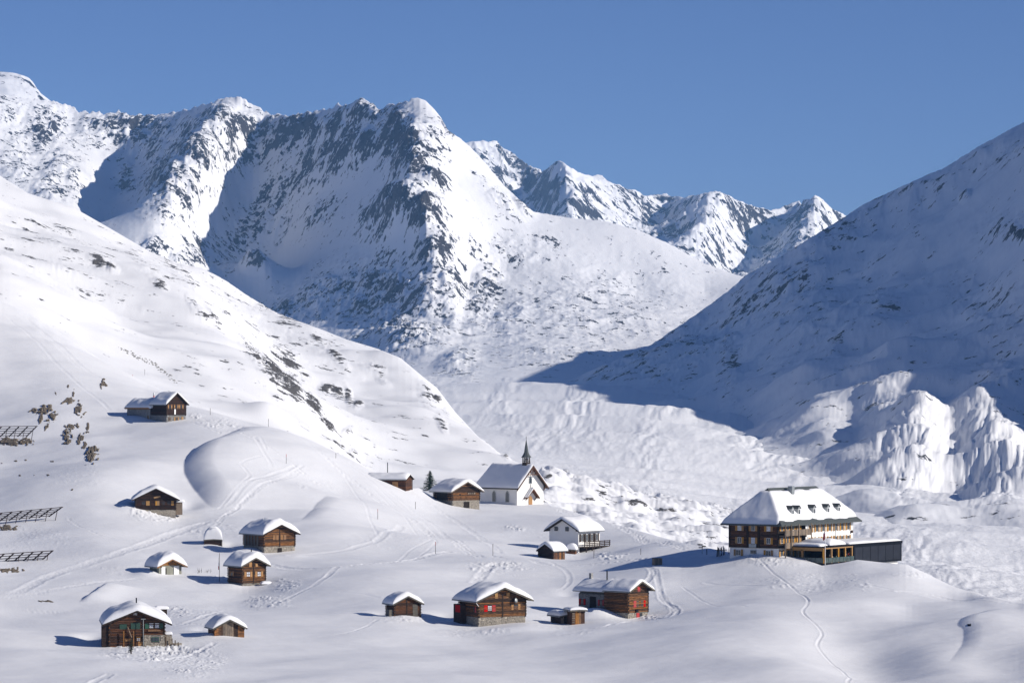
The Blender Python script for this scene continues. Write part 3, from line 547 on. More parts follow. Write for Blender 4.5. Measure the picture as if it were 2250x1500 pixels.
NP = [(-700, 260), (-300, 200), (-60, 162), (0, 157), (35, 161), (62, 170), (72, 180), (90, 206), (112, 222), (150, 262), (220, 300)]
npl = with_d(NP, [(-700, 7700), (220, 7500)])
PK = Land(densify([npl, [(u, v + 60, d + 300) for u, v, d in npl], [(u, v + 300, d + 1000) for u, v, d in npl], [(-700, 330, 7100), (0, 260, 7000), (220, 360, 6900)], [(-700, 500, 6600), (220, 500, 6500)]], 30), cols(-60, 220, 110, -700, None, 12), 6400, 8800, 90, 'lin', 3000.0, reg=0.01)
PK.z += 8 * fbm(PK.x, PK.y, 120, 4, 81); PK.snap(NP, 0.02, 0.6, 82)
Up = np.broadcast_to(PK.us[:, None], PK.v.shape)
PK.build('snowy_peak', M['far_rock'], {'rock': np.clip(0.15 + 0.5 * np.exp(-((PK.v - np.interp(Up, [p_[0] for p_ in NP], [p_[1] + 9 for p_ in NP])) / 4.0) ** 2), 0, .9)})
# ------------------------------------------------------------------ building kit
SHARED = {}
def mesh_from(bm, name, mat, smooth_=False):
    me = bpy.data.meshes.new(name); bm.to_mesh(me); bm.free(); me.materials.append(mat)
    if smooth_: me.polygons.foreach_set('use_smooth', [True] * len(me.polygons))
    return me
def link(name, me, parent=None, loc=(0, 0, 0), rot=(0, 0, 0), sc=(1, 1, 1), **props):
    o = bpy.data.objects.new(name, me); COL.objects.link(o); o.parent = parent
    o.location = loc; o.rotation_euler = rot; o.scale = sc; return set_props(o, **props)
def unit(kind, mat):
    k = (kind, mat.name)
    if k in SHARED: return SHARED[k]
    bm = bmesh.new()
    if kind == 'box': bmesh.ops.create_cube(bm, size=1.0)
    elif kind == 'log':       # along X, length 1, flattened octagon of diameter 1
        for x in (-.5, .5):
            for i in range(8):
                a_ = math.pi / 8 + i * math.pi / 4; bm.verts.new((x, .54 * math.cos(a_), .52 * math.sin(a_)))
        v = list(bm.verts)
        for i in range(8): bm.faces.new((v[i], v[(i + 1) % 8], v[8 + (i + 1) % 8], v[8 + i]))
        bm.faces.new(v[:8][::-1]); bm.faces.new(v[8:])
    elif kind == 'pole': bmesh.ops.create_cone(bm, cap_ends=True, segments=8, radius1=.5, radius2=.5, depth=1.0)
    elif kind == 'ball': bmesh.ops.create_icosphere(bm, subdivisions=2, radius=.5)
    bmesh.ops.recalc_face_normals(bm, faces=bm.faces)
    SHARED[k] = mesh_from(bm, kind + '_' + mat.name, mat, kind in ('log', 'ball', 'pole') and kind != 'log'); return SHARED[k]
def box(name, parent, c, s_, mat, rot=(0, 0, 0), **p): return link(name, unit('box', mat), parent, c, rot, s_, **p)
def bar(name, parent, a_, b_, r, mat, kind='pole', **p):
    a_, b_ = Vector(a_), Vector(b_); d_ = b_ - a_
    q = d_.to_track_quat('X' if kind in ('log', 'box') else 'Z', 'Y').to_euler()
    sc = (d_.length, r, r) if kind in ('log', 'box') else (r, r, d_.length)
    return link(name, unit(kind, mat), parent, (a_ + b_) / 2, q, sc, **p)
def poly_mesh(name, verts, faces, mat, smooth_=False):
    me = bpy.data.meshes.new(name); me.from_pydata([tuple(v) for v in verts], [], faces); me.materials.append(mat); me.update()
    if smooth_: me.polygons.foreach_set('use_smooth', [True] * len(me.polygons))
    return me
def prism(name, parent, prof, axis, lo, hi, mat, **p):
    """a closed outline (pairs) swept along one axis: axis 'x' takes (y, z) pairs, 'y' takes (x, z), 'z' takes (x, y)"""
    f = {'x': lambda a_, b_, t: (t, a_, b_), 'y': lambda a_, b_, t: (a_, t, b_), 'z': lambda a_, b_, t: (a_, b_, t)}[axis]
    n = len(prof); vs = [f(a_, b_, lo) for a_, b_ in prof] + [f(a_, b_, hi) for a_, b_ in prof]
    fs = [tuple(range(n)), tuple(range(2 * n - 1, n - 1, -1))] + [(i, i + n, (i + 1) % n + n, (i + 1) % n) for i in range(n)]
    me = poly_mesh(name, vs, fs, mat); bm = bmesh.new(); bm.from_mesh(me); bmesh.ops.recalc_face_normals(bm, faces=bm.faces); bm.to_mesh(me); bm.free()
    return link(name, me, parent, **p)
def thing(name, label, cat, loc, rotz=0.0, group=None):
    o = bpy.data.objects.new(name, None); COL.objects.link(o); o.location = loc; o.rotation_euler = (0, 0, rotz); o.empty_display_size = 0.5
    return set_props(o, label=label, category=cat, group=group)
class Face:
    """one wall of a building: local frame with x along the wall, z up, y out of the wall"""
    def __init__(s, parent, o, ang): s.p, s.o, s.a = parent, Vector(o), ang; s.X = Vector((math.cos(ang), math.sin(ang), 0)); s.N = Vector((math.sin(ang), -math.cos(ang), 0))
    def pt(s, x, z, out=0.0): return s.o + s.X * x + s.N * out + Vector((0, 0, z))
    def box(s, name, x0, x1, z0, z1, out, th, mat, parent=None, **p):
        return box(name, parent or s.p, s.pt((x0 + x1) / 2, (z0 + z1) / 2, out + th / 2), (x1 - x0, th, z1 - z0), mat, (0, 0, s.a), **p)
    def sub(s, par, name, x0, x1, z0, z1, out, th, mat):
        """a box given in this wall's frame, parented to a part of the building"""
        o = s.box(name, x0, x1, z0, z1, out, th, mat); o.parent = par
        o.matrix_parent_inverse = (Matrix.Translation(par.location) @ par.rotation_euler.to_matrix().to_4x4() @ Matrix.Diagonal(tuple(par.scale) + (1,))).inverted()
        return o
    def window(s, x, z, w, h, pane='glass', frame='white', shut=None, sw=0.45, cross=True, left=True, right=True, out=0.12, label=None):
        f = s.box('window', x - w / 2, x + w / 2, z, z + h, out - 0.04, 0.06, M[frame])
        t = 0.07
        if not cross:
            s.sub(f, 'pane', x - w / 2 + t, x + w / 2 - t, z + t, z + h - t, out + 0.025, 0.02, M[pane])
        else:
            for i in (0, 1):
                xa = x - w / 2 + t + i * (w / 2 - t / 2); s.sub(f, 'pane', xa, xa + w / 2 - 1.5 * t, z + t, z + h - t, out + 0.025, 0.02, M[pane])
        if shut:
            if left: s.box('shutter', x - w / 2 - sw - 0.03, x - w / 2 - 0.03, z - 0.05, z + h + 0.05, out, 0.06, M[shut], label=label)
            if right: s.box('shutter', x + w / 2 + 0.03, x + w / 2 + sw + 0.03, z - 0.05, z + h + 0.05, out, 0.06, M[shut], label=label)
        return f
    def logs(s, x0, x1, z0, z1, mat, d_=0.26, ext=(0.0, 0.0), top=None, holes=(), name='log', out=0.0, seed=0):
        r = random.Random(seed + int(z0 * 100)); z = z0; k = 0
        while z < z1 - 0.08:
            a_, b_ = x0, x1; e_ = 0.22 if k % 2 else 0.1
            if top:   # gable: the course is as long as the roof allows
                W, he, tp = top; zz = z + d_ * 0.8 - he
                if zz > 0: a_, b_ = max(a_, zz / tp), min(b_, W - zz / tp)
                if b_ - a_ < 0.5: break
                if zz > 0: e_ = 0
            a_ -= ext[0] and e_; b_ += ext[1] and e_
            dd = d_ * r.uniform(0.94, 1.02)
            link(name, unit('log', M[mat]), s.p, s.pt((a_ + b_) / 2, z + d_ / 2, out + 0.06 + r.uniform(-.02, .02)), (0, 0, s.a), (b_ - a_, dd * 0.9, dd * 0.88))
            z += d_; k += 1
    def stones(s, x0, x1, z0, z1, mat, name='stone_facing', size=(0.45, 0.2), seed=1, hole=None):
        """coursed stones standing a little proud of the wall, joined: too small to pick apart"""
        r = random.Random(seed); vs, fs = [], []; z = z0
        while z < z1 - 0.03:
            h = min(size[1] * r.uniform(0.7, 1.3), z1 - z); x = x0
            while x < x1 - 0.02:
                w = min(size[0] * r.uniform(0.5, 1.5), x1 - x); o_ = r.uniform(0.02, 0.12); g = 0.018
                if not (hole and x + w > hole[0] and x < hole[1] and z + h > hole[2] and z < hole[3]):
                    n = len(vs)
                    for xx, zz in ((x + g, z + g), (x + w - g, z + g), (x + w - g, z + h - g), (x + g, z + h - g)):
                        vs.append(s.pt(xx, zz, 0.0)); vs.append(s.pt(xx + r.uniform(-.02, .02), zz + r.uniform(-.02, .02), o_))
                    fs += [(n + 1, n + 3, n + 5, n + 7), (n, n + 2, n + 3, n + 1), (n + 2, n + 4, n + 5, n + 3), (n + 4, n + 6, n + 7, n + 5), (n + 6, n, n + 1, n + 7)]
                x += w
            z += h
        if vs: return link(name, poly_mesh(name, vs, fs, M[mat]), s.p, kind='stuff')
def snow_cap(parent, W, y0, y1, zf, T, ov, nx=34, ny=30, seed=0, n_exp=5.0, name='snow_cap', x0=0.0, front=6.0, rough=0.10, mat='roofsnow', ridge_soft=0.9):
    """a thick rounded blanket of snow lying on a roof whose height is zf(x); closed, rounded at the eaves"""
    us = np.linspace(-1, 1, nx); us = np.sign(us) * (1 - (1 - np.abs(us)) ** 1.6); qs = np.linspace(-1, 1, ny); qs = np.sign(qs) * (1 - (1 - np.abs(qs)) ** 1.6)
    U, Q = np.meshgrid(us, qs, indexing='ij'); hw = W / 2 + ov; XX = x0 + W / 2 + U * hw; YY = (y0 + y1) / 2 + Q * (y1 - y0) / 2
    base = np.vectorize(zf)(XX); soft = np.vectorize(zf)(x0 + W / 2 + np.sign(U) * np.sqrt(U * U * hw * hw + ridge_soft ** 2 * 0.6) * 1.0)
    soft = np.where(np.abs(U) * hw < ridge_soft * 3, np.minimum(base, soft), base)
    edge = np.clip(1 - np.abs(U) ** n_exp, 0, 1) ** 0.45 * np.clip(1 - np.abs(Q) ** (front * 2), 0, 1) ** 0.45
    nz_ = fbm(XX.astype(np.float32) + seed * 7.7, YY.astype(np.float32) + seed * 3.1, 3.6, 3, seed)
    top = soft + (T * (1 + 0.27 * nz_)) * edge + 0.02
    top = np.maximum(top, base + 0.02 * (edge > 0)); n = nx * ny
    bulge = 1 + 0.03 * edge * 0
    vs = np.concatenate([np.stack([XX * bulge, YY, top], 2).reshape(-1, 3), np.stack([XX, YY, base + 0.005], 2).reshape(-1, 3)])
    fs = []
    for i in range(nx - 1):
        for j in range(ny - 1):
            a_ = i * ny + j; fs.append((a_, a_ + ny, a_ + ny + 1, a_ + 1)); fs.append((a_ + n, a_ + n + 1, a_ + n + ny + 1, a_ + n + ny))
    return link(name, poly_mesh(name, vs.tolist(), fs, M[mat], True), parent)

PLACED = []
def anchor(u, v, dn):
    p = FG.hit(u, v); d = p[1]
    if abs(d / dn - 1) > 0.12: d = dn; p = pix(u, v, d)
    PLACED.append((u, v, dn, round(d, 1))); return Vector(p), d / dn
def chalet(name, label, cat, u, v, dn, ang, W, L, hb, he, pitch, ov=0.9, og=0.8, T=0.9, wood='log', base='stone', anchor_right=False, group=None, back_og=0.6,
           left=True, right=False, wall=None, roof_mat='board', seed=0, d_log=0.27, sink=2.5, n_exp=5.0, cap=True, log_from=None, front=6.0, barge='board', post_x=()):
    """gabled house. Origin: front left corner; local x along the gable wall, local y back along the eaves"""
    P, k = anchor(u, v, dn)
    W, L, hb, he, ov, og, T = [q * k for q in (W, L, hb, he, ov, og, T * 1.0)]; an = math.radians(ang)
    if anchor_right: P = P - Vector((math.cos(an), math.sin(an), 0)) * W
    t = thing(name, label, cat, P, an, group); tp = math.tan(math.radians(pitch))
    zf = lambda x: he + (W / 2 - abs(x - W / 2)) * tp
    rt = zf(W / 2)
    e_ = 0.04   # core walls, closed volume
    prism('wall', t, [(e_, -sink), (W - e_, -sink), (W - e_, he - 0.05), (W / 2, rt - 0.08), (e_, he - 0.05)], 'y', e_, L - e_, M[wall or 'core'])
    F = Face(t, (0, 0, 0), 0.0); Lf = Face(t, (0, L, 0), -math.pi / 2); Rf = Face(t, (W, 0, 0), math.pi / 2)
    if hb:
        box('foundation', t, (W / 2, L / 2, (hb - sink) / 2), (W + 0.06, L + 0.06, hb + sink), M[base])
        F.stones(0, W, -0.9, hb, base, seed=seed + 1)
        if left: Lf.stones(0, L, -0.9, hb, base, seed=seed + 2)
        if right: Rf.stones(0, L, -0.9, hb, base, seed=seed + 3)
    if wood:
        z0 = hb if hb else -0.6
        F.logs(0, W, z0, rt - 0.25, wood, d_log, (1, 1), (W, he, tp), seed=seed)
        if left: Lf.logs(0, L, z0 + 0.06, he - 0.1, wood, d_log, (1, 1), seed=seed + 5)
        if right: Rf.logs(0, L, z0 + 0.06, he - 0.1, wood, d_log, (1, 1), seed=seed + 6)
        for xx in (0.0, W) + tuple(q * k for q in post_x): box('post', t, (xx, -0.13, (z0 + min(he, zf(xx))) / 2 - 0.1 + (0.4 if 0 < xx < W else 0)), (0.2, 0.16, he - z0 + (0.8 if 0 < xx < W else 0)), M['beam'])
    th = 0.16
    for sgn in (-1, 1):   # two roof slopes
        xe = W / 2 + sgn * (W / 2 + ov); ze = he - ov * tp
        prism('roof_slope', t, [(W / 2, rt), (xe, ze), (xe, ze + th), (W / 2, rt + th)], 'y', -og, L + back_og, M[roof_mat])
        dx = xe - W / 2; ln = math.hypot(dx, ze - rt)
        b_ = box('bargeboard', t, (W / 2 + dx / 2, -og - 0.04, (rt + ze) / 2 + 0.03), (ln, 0.06, 0.24), M[barge], (0, -math.atan2(ze - rt, dx) if sgn > 0 else math.atan2(ze - rt, -dx), 0))
        bar('gutter', t, (xe + sgn * 0.05, -og, ze), (xe + sgn * 0.05, L + back_og, ze), 0.13, M['metal'])
    for xx, zz in ((W / 2, rt - 0.18), (0.12, he - 0.15), (W - 0.12, he - 0.15)): bar('purlin', t, (xx, -og + 0.1, zz), (xx, 0.2, zz), 0.26, M['beam'], 'box')
    if cap: snow_cap(t, W, -og - 0.06, L + back_og + 0.06, lambda x: he + (W / 2 - abs(x - W / 2)) * tp + th, T, ov + 0.06, seed=seed, n_exp=n_exp, front=front)
    return t, F, Lf, Rf, k, zf, W, L
def roof_pipe(t, x, y, z0, z1, r, mat='metal', name='chimney'): return bar(name, t, (x, y, z0), (x, y, z1), r, M[mat])
# ------------------------------------------------------------------ village
# broad log chalet with red shutters
t, F, Lf, Rf, k, zf, W, L = chalet('log_chalet', 'broad log chalet on a pale stone base with red shutters and satellite dish', 'chalet', 1052, 1376, 540, 28, 8.55, 7.0, 1.5, 4.4, 22.5, 1.0, 1.0, 1.0, seed=1, post_x=(4.3,), group='log chalets of the hamlet', d_log=0.24)
F.window(1.95 * k, 2.45 * k, 0.8, 0.95, 'curtain', 'core', 'red', 0.62); F.box('shutter', 2.9 * k, 3.4 * k, 4.55 * k, 5.35 * k, .12, .06, M['gold'], label='pale yellow gable shutter'); F.box('shutter', 5.0 * k, 5.6 * k, 4.6 * k, 5.4 * k, .12, .06, M['door'], label='red-brown gable shutter')
F.window(6.75 * k, 2.65 * k, .8, .8, 'glass', 'core', 'door', .4); Lf.window(5.6 * k, 2.3 * k, .6, .9, 'glass', 'core', 'red', .4, right=True, left=False)
bm = bmesh.new(); bmesh.ops.create_cone(bm, cap_ends=True, segments=20, radius1=0.48, radius2=0.25, depth=0.12)
dish = link('satellite_dish', mesh_from(bm, 'satellite_dish', M['metal'], True), t, (6.6 * k, -0.6, 4.15 * k), (math.radians(80), 0, math.radians(25)))
bar('drainpipe', t, (-0.95 * k, -0.9, 3.95 * k), (-0.1, -0.15, 3.3 * k), 0.1, M['white'])
box('side_annex', t, (-0.55, 5.6 * k, 1.2 * k), (1.1, 2.6 * k, 4.4 * k), M['log_dark']); box('shutter', t, (-1.14, 5.3 * k, 2.7 * k), (0.06, 1.6, 1.2), M['red'], label='red slatted side shutter')

# red-shuttered chalet with long stone wing
t, F, Lf, Rf, k, zf, W, L = chalet('log_chalet', 'tall narrow log chalet with red shutters, stove pipe and a long low stone wing', 'chalet', 1380, 1360, 558, 48, 5.1, 5.0, 1.08, 4.95, 26.5, 0.75, 1.0, 0.6, seed=2, group='log chalets of the hamlet', back_og=0.0, front=10)
F.window(2.35 * k, 2.0 * k, .75, 1.1, 'glass', 'gold', 'red', .7, right=False); F.window(3.5 * k, 2.0 * k, .75, 1.1, 'glass', 'gold', 'red', .5, left=False)
F.box('shutter', 2.3 * k, 3.0 * k, 4.55 * k, 5.4 * k, .12, .06, M['red'], label='small red gable shutter'); F.window(3.2 * k, 0.1, .8, .85, 'glass', 'core', 'red', .75, right=False)
F.box('stone_tablet', 1.7 * k, 2.2 * k, 1.15 * k, 1.6 * k, .12, .3, M['black']); Lf.box('shutter', 1.2 * k, 2.0 * k, .0, .75 * k, .12, .06, M['red'])
Wg = Face(t, (0, 11.2 * k, 0), -math.pi / 2)
prism('stone_wing', t, [(0.3, -3), (W, -3), (W, 3.9 * k), (W / 2, 5.6 * k), (0.3, 3.9 * k)], 'y', L, 11.2 * k, M['stonegrey'])
Wg2 = Face(t, (0.3, 11.2 * k, 0), -math.pi / 2); Wg2.stones(0, 6.2 * k, 0.6, 3.85 * k, 'stonegrey', seed=14, hole=(2.4 * k, 4.0 * k, 0, 3.6 * k))
Wg2.box('doorway', 2.5 * k, 3.9 * k, .6, 3.5 * k, .02, .05, M['core']); Wg2.window(0.9 * k, 2.1 * k, .6, .9, 'glass', 'core', 'red', .4); Wg2.window(5.1 * k, 2.1 * k, .6, .9, 'glass', 'core', 'red', .35)
tp = math.tan(math.radians(26.5))
for sgn in (-1, 1):
    xe = W / 2 + sgn * (W / 2 + .6 * k); ze = 4.55 * k - .6 * k * tp * .8
    prism('wing_roof_slope', t, [(W / 2, 6.0 * k), (xe, ze), (xe, ze + .14), (W / 2, 6.0 * k + .14)], 'y', L + .02, 11.8 * k, M['board'])
snow_cap(t, W, L - 0.3, 11.9 * k, lambda x: 6.0 * k + .14 - abs(x - W / 2) * (6.0 * k - (4.55 * k - .6 * k * tp * .8)) / (W / 2 + .6 * k), .7 * k, .6 * k + .06, seed=12, name='wing_snow_cap')
roof_pipe(t, W / 2 - .7, 6.2 * k, 5.5 * k, 7.9 * k, .22, 'black', 'stove_pipe'); c_ = box('chimney', t, (W / 2 - .2, 10.2 * k, 6.6 * k), (.5, .5, 1.5), M['stonegrey']); 
for i in range(3): Wg2.box('rail', 4.3 * k, 5.9 * k, (.9 + .3 * i) * k, (1.02 + .3 * i) * k, .9, .06, M['gold'])

# little log hut left of the broad chalet
t, F, Lf, Rf, k, zf, W, L = chalet('log_hut', 'small dark log hut with domed snow roof, left of the broad red-shuttered chalet', 'hut', 867, 1354, 545, 24, 4.5, 3.6, 0, 2.15, 26, .5, .5, .95, wood='log_brown', seed=3, group='small log huts', n_exp=3.5, post_x=(2.1,), d_log=0.22)
box('lean_to', t, (-.45, .8, .3), (.9, 1.4, 1.7), M['board']); box('door', t, (3.6 * k, -.12, 1.0), (.9, .1, 1.9), M['board'])

# two joined sheds
t, F, Lf, Rf, k, zf, W, L = chalet('plank_shed', 'upright plank shed with flat snow roof beside the red-shuttered chalet', 'shed', 1256, 1372, 550, 18, 2.3, 2.6, 0, 2.3, 3, .35, .35, .4, wood=None, wall='log_brown', seed=4, group='small sheds', left=False, front=8)
for i in range(7): F.box('plank', i * W / 7 + .01, (i + 1) * W / 7 - .01, -.8, 2.28 * k, 0.0, .05, M['orange'] if 2 <= i <= 4 else M['log_brown'])
for i in range(5): F.box('firewood', .05, .5, (.3 + .36 * i) * k, (.52 + .36 * i) * k, .06, .12, M['plank'])
t, F, Lf, Rf, k, zf, W, L = chalet('low_shed', 'low woodshed bulging with snow, joined to the left of the plank shed', 'shed', 1232, 1370, 552, 30, 1.8, 3.2, 0, 1.25, 8, .35, .35, .75, wood=None, wall='log_brown', seed=5, group='small sheds', n_exp=3.0)
for i in range(6): F.box('plank', i * W / 6 + .01, (i + 1) * W / 6 - .01, -.8, 1.2 * k, 0.0, .05, M['plank'] if i < 2 else M['log_brown'])
for i in range(8): Lf.box('plank', i * L / 8 + .01, (i + 1) * L / 8 - .01, -.8, 1.15 * k, 0.0, .05, M['log_dark'])

# big dark chalet lower left
t, F, Lf, Rf, k, zf, W, L = chalet('log_chalet', 'large dark brown chalet with green shutters and stone corner room at lower left', 'chalet', 241, 1420, 505, 9, 8.25, 11.5, 0, 3.7, 22, 1.1, .8, 1.15, wood='log_brown', seed=6, group='log chalets of the hamlet', roof_mat='beam', barge='beam', post_x=(5.05,), d_log=0.25)
F.box('stone_room', 5.2 * k, 8.3 * k, -2, 1.75 * k, .06, .3, M['stone']); S2 = Face(t, F.pt(5.2 * k, 0, .36), 0); S2.stones(0, 3.1 * k, -.8, 1.75 * k, 'stone', 'stone_facing', (.4, .26), 9, (1.1 * k, 2.3 * k, .7 * k, 1.5 * k))
S2.window(1.7 * k, .75 * k, 1.1, .65, 'glass', 'green', None, out=.1); F.window(3.85 * k, 4.75 * k, .6, .65, 'curtain', 'white')
F.box('shutter', 1.5 * k, 2.6 * k, 2.65 * k, 3.4 * k, .14, .06, M['green'], label='pale green closed shutter'); F.box('shutter', 3.2 * k, 4.6 * k, 2.65 * k, 3.6 * k, .14, .06, M['green'], label='bluish green closed shutter')
for x_ in (6.3, 7.15): F.window(x_ * k, 2.75 * k, .62, .75, 'curtain', 'white', None)
F.box('shutter', 5.35 * k, 5.9 * k, 2.7 * k, 3.5 * k, .14, .06, M['green']); F.box('shutter', 7.55 * k, 8.1 * k, 2.7 * k, 3.5 * k, .14, .06, M['green'])
F.box('flower_box', 5.8 * k, 7.7 * k, 2.3 * k, 2.5 * k, .14, .25, M['orange']); F.box('window', 2.35 * k, 3.3 * k, .75 * k, 1.2 * k, .12, .06, M['door']); F.box('door', 4.3 * k, 4.95 * k, -.6, .75 * k, .12, .06, M['door']); F.window(4.35 * k, .8 * k, .6, .6, 'curtain', 'gold')
for x_ in (2.05, 3.55): F.box('pole', x_ * k, (x_ + .12) * k, -.5, 2.4 * k, .5, .12, M['orange'])
bar('ladder', t, (3.3 * k, -.5, 1.4 * k), (2.7 * k, -.3, 3.0 * k), .12, M['plank']); F.box('awning', 4.7 * k, 5.4 * k, 4.15 * k, 4.25 * k, .1, .7, M['metal']); bar('drainpipe', t, (5.05 * k, -.75, 4.1 * k), (5.05 * k, -.75, 0), .1, M['metal'])
roof_pipe(t, 4.2, 5.0, 5.5, 7.0, .2, 'black', 'stove_pipe'); box('side_annex', t, (-.6, 1.2, .8), (1.15, 2.4, 5.2), M['log_dark']); 
box('dormer', t, (8.2 * k, 8.4 * k, 4.6), (1.8, 1.2, .9), M['beam']); snow_cap(t, 2.0, 7.6 * k, 9.2 * k, lambda x: 5.05, .5, .1, 12, 12, 22, name='dormer_snow', x0=7.3 * k)
t2 = thing('log_stack', 'stone and timber lean-to full of logs, right of the dark brown chalet', 'lean-to', t.matrix_basis @ Vector((9.0 * k, .2, -.3)), math.radians(9))
for i in range(5): box('post', t2, (-.45 + .45 * i, -.1 * i, .5 - .1 * i), (.16, .16, 3.0 - .35 * i), M['plank'])
box('stone_pier', t2, (-.1, .6, .5), (1.1, .8, 3.0), M['stone']); box('stack', t2, (1.2, .4, .0), (1.4, .9, 1.4), M['stone']); snow_cap(t2, 1.2, .1, 1.1, lambda x: 2.0, .35, .05, 10, 10, 23, x0=-.7)

# half buried hut
t, F, Lf, Rf, k, zf, W, L = chalet('log_hut', 'half-buried plank hut with thick snow dome, right of the dark brown chalet', 'hut', 471, 1400, 515, 18, 4.75, 4.6, 0, 1.45, 27, .35, .45, .95, wood=None, wall='log_brown', seed=7, group='small log huts', n_exp=3.2, barge='board')
for i in range(14):
    xa, xb = i * W / 14, (i + 1) * W / 14; F.box('plank', xa + .01, xb - .01, -.8, zf((xa + xb) / 2) - .12, 0, .06, M['plank'] if 4 <= i <= 8 else M['log'])

# chalet on tall stone base
t, F, Lf, Rf, k, zf, W, L = chalet('log_chalet', 'orange-brown log chalet on tall rubble base with closed shutters, topmost of the middle-left three', 'chalet', 580, 1217, 648, 34, 6.9, 8.0, 1.5, 4.05, 24.5, .75, .9, 1.35, seed=8, group='log chalets of the hamlet', barge='beam', n_exp=4, post_x=(3.45,), d_log=.24)
for x_ in (2.2, 2.9, 3.9, 4.6): F.box('shutter', x_ * k - .28, x_ * k + .28, 2.75 * k, 3.7 * k, .14, .06, M['orange'])
F.box('door', 3.0 * k, 3.95 * k, -.2, 1.15 * k, .1, .06, M['core']); roof_pipe(t, 2.4, 4.5, 5.4, 6.9, .2, 'white')
for i in range(5): Lf.box('board', (.6 + 1.2 * i) * k, (1.3 + 1.2 * i) * k, 1.5 * k, 3.6 * k, .17, .04, M['board'])

# chalet by the flag pole
t, F, Lf, Rf, k, zf, W, L = chalet('log_chalet', 'compact log chalet with curtained windows beside the thin flag pole', 'chalet', 532.5, 1290, 612, 35, 4.85, 5.1, .75, 4.15, 26, .75, .8, 1.3, seed=9, group='log chalets of the hamlet', n_exp=4, d_log=.22, post_x=(2.3,))
for x_ in (1.2, 3.5): F.window(x_ * k, 1.95 * k, .8, .9, 'curtain', 'door', 'door', .42)
F.box('shutter', 1.35 * k, 1.9 * k, 3.75 * k, 4.6 * k, .14, .06, M['door']); F.box('shutter', 2.7 * k, 3.2 * k, 3.75 * k, 4.4 * k, .14, .06, M['door']); Lf.window(1.5 * k, 2.0 * k, .8, .85, 'glass', 'door', 'door', .3)
roof_pipe(t, 3.4, 2.5, 5.0, 6.9, .2, 'black', 'stove_pipe')
t2 = thing('wood_store', 'low snow-topped firewood store in front of the chalet by the flag pole', 'wood store', t.matrix_basis @ Vector((3.2 * k, -1.9, -.55)), math.radians(20), None)
box('core', t2, (.75, .4, .5), (1.5, .8, 1.0), M['core'])
for i in range(4):
    for j in range(6): link('log', unit('pole', M['log']), t2, (.12 + .26 * j, -.05, .15 + .25 * i), (math.pi / 2, 0, 0), (.22, .22, .3))
snow_cap(t2, 1.9, -.3, 1.0, lambda x: 1.15, .55, .1, 16, 12, 31, x0=-.2, n_exp=3)

# garage
t, F, Lf, Rf, k, zf, W, L = chalet('garage', 'small concrete garage with two white doors and orange gable', 'garage', 349.5, 1264, 622, 30, 4.65, 4.4, 0, 1.85, 25, .75, .9, 1.5, wood=None, wall='concrete', seed=10, barge='orange', n_exp=4)
F.box('garage_door', .45 * k, 1.25 * k, -.1, 1.65 * k, .02, .06, M['white']); F.box('garage_door', 3.0 * k, 4.05 * k, -.1, 1.75 * k, .02, .06, M['white']); F.box('doorway', 1.27 * k, 1.5 * k, 0, 1.4 * k, .02, .05, M['core'])
for i in range(12):
    xa, xb = i * W / 12, (i + 1) * W / 12; zt = zf((xa + xb) / 2) - .12
    if zt > 1.95 * k: F.box('gable_board', xa + .01, xb - .01, 1.88 * k, zt, .0, .07, M['orange'])

# snow-block hut
t, F, Lf, Rf, k, zf, W, L = chalet('buried_hut', 'tiny log hut almost hidden under a tall block of snow', 'hut', 450, 1195, 660, 6, 3.3, 3.2, 0, .75, 4, .12, .12, 2.0, wood='log_dark', seed=11, group='small log huts', n_exp=5, front=5, d_log=.2)

# dark chalet with the sign
t, F, Lf, Rf, k, zf, W, L = chalet('log_chalet', 'black-brown chalet half sunk in snow with pale gable sign and yellow shutters', 'chalet', 299, 1122, 702, 8, 8.3, 7.5, .25, 2.6, 26, .85, .8, .9, wood='log_dark', seed=12, group='log chalets of the hamlet', roof_mat='beam', barge='beam', n_exp=3.5, d_log=.24, post_x=(3.0, 5.4))
for x_ in (1.2, 5.3, 6.6): F.window(x_ * k + .35, 1.2 * k, .85, .85, 'glass', 'core', None)
for x_ in (2.1, 2.35, 4.05, 4.4, 7.4): F.box('shutter', x_ * k, x_ * k + .5, 1.15 * k, 2.1 * k, .14, .06, M['gold'])
b_ = F.box('sign', 3.7 * k, 5.1 * k, 2.75 * k, 3.1 * k, .2, .06, M['gold']); b_.rotation_euler = (0, math.radians(-12), 0)
box('side_room', t, (9.1 * k, 2.4, .4), (1.4, 2.6, 2.6), M['plank']); snow_cap(t, 1.8, .9, 4.0, lambda x: 1.75, .6, .1, 14, 14, 33, x0=8.4 * k, name='side_snow')

# top left house
t, F, Lf, Rf, k, zf, W, L = chalet('stone_house', 'dark timber and grey stone house with a snow-covered stone wing, highest on the left slope', 'house', 366, 927, 822, 46, 6.1, 6.0, 1.7, 4.7, 38, .65, .6, .75, wood='log_dark', base='stonegrey', seed=13, roof_mat='beam', barge='beam', back_og=0, n_exp=7, d_log=.24)
for x_ in (1.0, 3.0, 4.6): F.window(x_ * k, 3.3 * k, .7, 1.0, 'glass', 'core', 'door', .32)
F.window(.9 * k, .35 * k, .7, .8, 'glass', 'gold'); F.window(3.1 * k, .3 * k, .9, .9, 'glass', 'gold', 'gold', .3); F.box('shutter', 4.7 * k, 5.3 * k, .2 * k, 1.3 * k, .1, .06, M['gold']); F.box('wall_plate', 2.3 * k, 2.75 * k, 1.9 * k, 3.2 * k, .2, .06, M['white'])
W2 = Face(t, (-.2, 15.0 * k, 0), -math.pi / 2)
